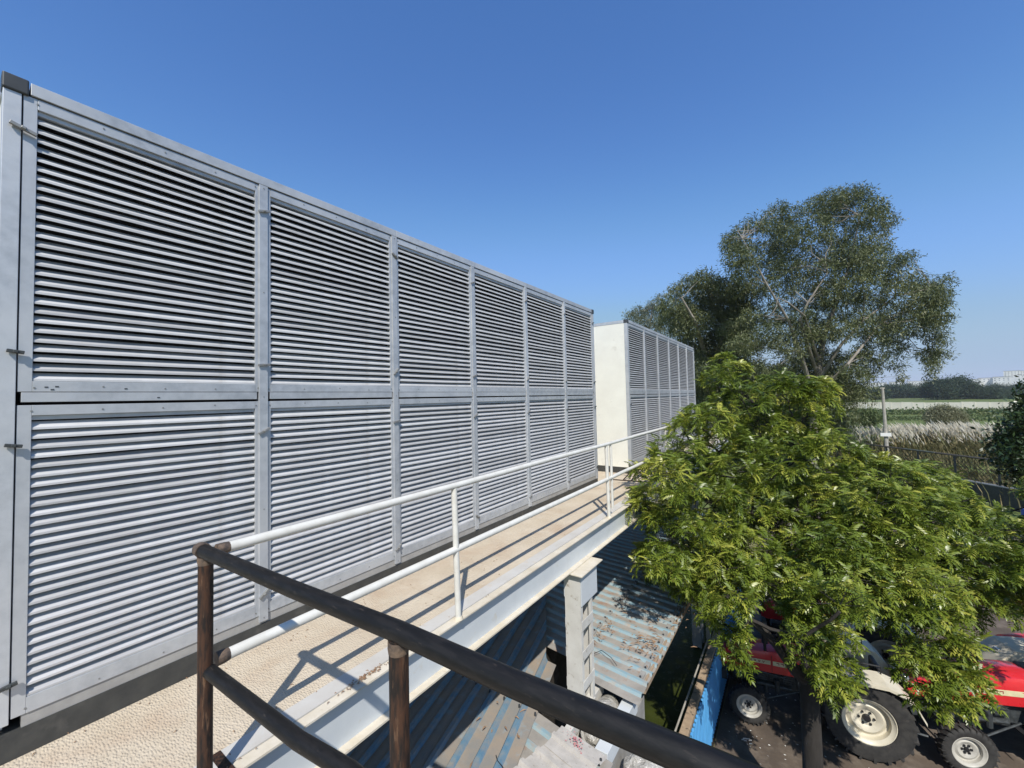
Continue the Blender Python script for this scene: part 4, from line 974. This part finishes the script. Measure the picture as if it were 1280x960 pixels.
# kans grass
def grass_patch(name, label, spots, hgt, n, mp, mb_, cat):
    VB = []; TB = []; VP = []; TP = []
    for (u, d, rad, n_) in spots:
        c = np.array([u[0], u[1], 0]) if isinstance(u, tuple) else at(u, 500, d)
        for _ in range(n_):
            x, y = c[0]+nrg.normal(0,rad), c[1]+nrg.normal(0,rad*1.3); h = hgt*nrg.uniform(.6,1.1)
            lx, ly = nrg.normal(0,.22,2)*h*.6; lx -= .12*h
            w_ = .022*h
            top = np.array([x+lx, y+ly, G+h*.78]); bs = np.array([x, y, G]); md_ = (top+bs)/2+np.array([-lx*.18,-ly*.18,.1])
            side = nrg.normal(0,1,2); side /= np.linalg.norm(side); sv = np.array([side[0], side[1], 0])*w_
            VB += [bs-sv, bs+sv, md_+sv*.8, md_-sv*.8, md_-sv*.8, md_+sv*.8, top+sv*.2, top-sv*.2]; t = nrg.uniform(.2,1); TB += [t,t]
            if nrg.random() < .85:
                ln = .20*h; dr = np.array([lx*.9, ly*.9, h*.7]); dr /= np.linalg.norm(dr)
                for q in range(3):
                    a = nrg.uniform(0,3.14); sv2 = np.array([math.cos(a), math.sin(a), 0])*.045*h*.62
                    m0 = top+dr*ln*.4; e = top+dr*ln*1.3+np.array([-.05*h,0,-.03*h])
                    VP += [top, m0+sv2, e, m0-sv2]; TP.append(np.clip(nrg.normal(.55,.22),0,1))
    o = np_mesh(name, np.array(VB), np.arange(len(VB)).reshape(-1,4), mb_, TB); tag(o, label, cat, kind='stuff')
    o2 = np_mesh(name, np.array(VP), np.arange(len(VP)).reshape(-1,4), mp, TP); tag(o2, label.replace('green stems','feathery white plumes'), cat, kind='stuff')
sp = [(u, 38+rnd.uniform(-3,4), rnd.uniform(.5,1.0), rnd.randint(60,150)) for u in range(1122, 1245, 12) if not 1172 < u < 1186] + [(1058,36,1.0,170),(1068,38,.8,140),(1074,37,.7,90)]
grass_patch('kans_grass', 'green stems of tall kans grass behind the mesh fence', sp, 2.75, 0, M['kans'], M['kansleaf'], 'grass')
sp = [(u, 35.5-(u-1110)*.02, .9, 150) for u in range(1112, 1330, 12)]
grass_patch('kans_grass', 'green stems of shorter kans grass along the wall', sp, 1.5, 0, M['kansleaf'], M['kansleaf'], 'grass')
sp = [((float(A[0]+dv[0]*t+dv[1]*-o), float(A[1]+dv[1]*t+dv[0]*o)), 0, .6, 75) for t in np.arange(-6, 16, 1.1) for o in (1.2, 3.0)]
grass_patch('weeds', 'green stems of rough weeds growing right behind the mesh fence', sp, 1.5, 0, M['kansleaf'], M['kansleaf'], 'weeds')
def bush(name, label, u, v, d, rpx, m, ls, dens, cat='bush', flat=.75, group=None):
    r = rpx*d/FPX; c = at(u, v, d); base = (c[0], c[1], G); bl = []
    for _ in range(16):
        q = unit_rand(1)[0]; bl.append((c+q*np.array([r*.6,r*.6,r*.4])*rnd.uniform(.4,1), r*.45))
    return leafy(name, label, base, bl, ls, m, [[(np.array([c[0],c[1],G]), .08),(np.array([c[0],c[1],G+.6]), .05)]], dens=dens, strands=False, bark='bark', cat=cat, group=group)
bush('round_bush', 'round pale bush with whitish seed heads standing in the grass field', 1182, 523, 50, 20, M['bushpale'], .30, 2.6)
bush('round_bush', 'low dark shrub left of the pale round bush', 1084, 522, 66, 12, M['scrubleaf'], .4, 1.3)
# green scrub strips
def strip(name, label, ulo, uhi, v, zfun, hgt, n, m, ls):
    P = []
    for _ in range(n):
        u = nrg.uniform(ulo, uhi); c = at_z(u, v+nrg.uniform(-1.2,1.2), G); P.append(c+np.array([nrg.normal(0,1), nrg.normal(0,2.5), abs(nrg.normal(0,hgt))]))
    P = np.array(P); L = ls; tv = np.array([(0,0,0),(L*.5,L*.3,0),(L,0,0),(L*.5,-L*.3,0)]); D = nrg.normal(0,1,(n,3))
    V, F = instance(tv, np.array([[0,1,2,3]]), P, frames(D, np.array([.1,.2,1.]), nrg.uniform(-1,1,n)), nrg.uniform(.6,1.3,n))
    tag(np_mesh(name, V, F, m, nrg.uniform(0,1,n)), label, 'scrub', kind='stuff')
strip('scrub', 'low green scrub growing in front of the white field wall', 1040, 1330, 517, None, .45, 9000, M['scrubleaf'], .55)
strip('scrub', 'patchy green field scrub further forward', 1040, 1330, 524, None, .25, 7000, M['scrubleaf'], .4)
strip('scrub', 'weeds along the outside of the compound wall', 1100, 1330, 560, None, .35, 5000, M['scrubleaf'], .22)
# far trees
far = [(1108,490,300,10),(1120,491,290,11),(1134,490,300,12),(1146,492,280,9),(1098,493,260,8),(1088,492,300,9),(1072,490,320,10),
       (1165,487,230,14),(1178,486,225,17),(1195,484,225,18),(1210,488,230,14),(1227,493,225,9),(1240,496,215,9),(1253,495,230,8),(1262,490,330,9),(1275,489,330,10),(1290,488,330,12),(1245,487,350,8)]
labs = ['left','right']
for i, (u, v, d, rp) in enumerate(far):
    nm = 'far %s tree %s' % ('dark round' if rp > 12 else 'low bushy', ['beneath the drooping eucalyptus foliage','just right of the leaning pole','between the pole and the big dark trees','left of the big dark trees','behind the pole top','left of the leaning pole','nearest the eucalyptus trunks','leftmost of the dark wood before the white buildings','left in the dark wood','tallest in the dark wood','right in the dark wood','below the first white building','grey green at the right end of the dark wood','below the second white building','behind the wood, left of the edge tree','beside the edge tree','hidden behind the edge tree','in the gap beside the tall pale block'][i])
    bush('distant_tree', nm, u, v, d, rp, M['farleaf'], 1.5 if d > 240 else 1.25, .055 if d > 240 else .075, cat='tree', group='distant trees across the field')
# far buildings
def building(label, u, v, d, w_, h_, dp, floors, bays, group='distant white buildings'):
    v -= 1.5; c = at(u, v, d); o = thing('distant_building', label, 'building', (c[0], c[1], 0), math.atan2(ray(u, v)[1], ray(u, v)[0])-math.pi/2, group)
    top = c[2]+h_/2; 
    b1('wall', M['farwhite'], o, (-w_/2, w_/2, 0, dp, G, top)); b1('roof', M['base_grey'], o, (-w_/2-.4, w_/2+.4, -.4, dp+.4, top+.01, top+.6))
    for f in range(floors):
        for k in range(bays):
            x = -w_/2 + w_*(k+.5)/bays; z = top-2.2-f*3.4
            b1('window', M['farglass'], o, (x-.9, x+.9, -.06, -.004, z-1.4, z))
for a in [('low white building just right of the leaning pole top',1121,481,900,24,8,14,2,5), ('wider white building at the tip of the hanging eucalyptus branch',1147,480.5,900,32,9,14,2,6), ('faint white building behind the drooping foliage, nearest the pole',1094,482,950,40,7,14,2,6),
          ('small white building touching the dark wood',1220,478.5,800,12,9,14,2,3), ('white building with two low blocks over the wood',1233,477.5,800,22,11,14,2,4), ('square framed white building at the right',1252,475.5,780,22,9,14,2,4),
          ('tall pale block standing highest at the right edge',1265,471,1300,34,30,20,6,5), ('hazy grey block far right behind the edge tree',1279,470,1500,50,30,20,5,6)]: building(*a)

# pale litter on the yard
mb = MB()
for k in range(90):
    u = rnd.uniform(905, 1110); v = rnd.uniform(865, 962); c = at_z(u, v, G+.012); r = rnd.uniform(.006,.022)
    a = rnd.uniform(0,6.28); mb.add([(c[0]+r*math.cos(a+q), c[1]+r*.6*math.sin(a+q), c[2]+rnd.uniform(0,.01)) for q in (0,1.4,3,4.5)], [(0,1,2,3)])
c = at_z(933, 927, G+.012)
for k in range(7): 
    x, y = c[0]+rnd.gauss(0,.04), c[1]+rnd.gauss(0,.03); mb.add([(x,y,c[2]),(x+.05,y,c[2]+.02),(x+.04,y+.04,c[2]+.01),(x,y+.03,c[2])], [(0,1,2,3)])
tag(mb.build('ground_litter', M['paper']), 'specks of pale litter on the brown yard', 'litter', kind='stuff')


# ================================================================== AIR
hm = bpy.data.materials.new('haze'); hm.use_nodes = True; ht = hm.node_tree
ht.nodes.remove(ht.nodes['Principled BSDF']); pv = ht.nodes.new('ShaderNodeVolumePrincipled')
pv.inputs['Color'].default_value = (.92,.95,1,1); pv.inputs['Density'].default_value = .0002; pv.inputs['Anisotropy'].default_value = .1
ht.links.new(pv.outputs[0], ht.nodes['Material Output'].inputs['Volume'])
mb = MB(); mb.box(-6010, 6010, -3010, 7510, G-1, 22)
tag(mb.build('haze', hm), kind='stuff')
# ================================================================== render settings
S.render.engine = 'CYCLES'
S.cycles.max_bounces = 6; S.cycles.diffuse_bounces = 3; S.cycles.glossy_bounces = 3; S.cycles.transparent_max_bounces = 8
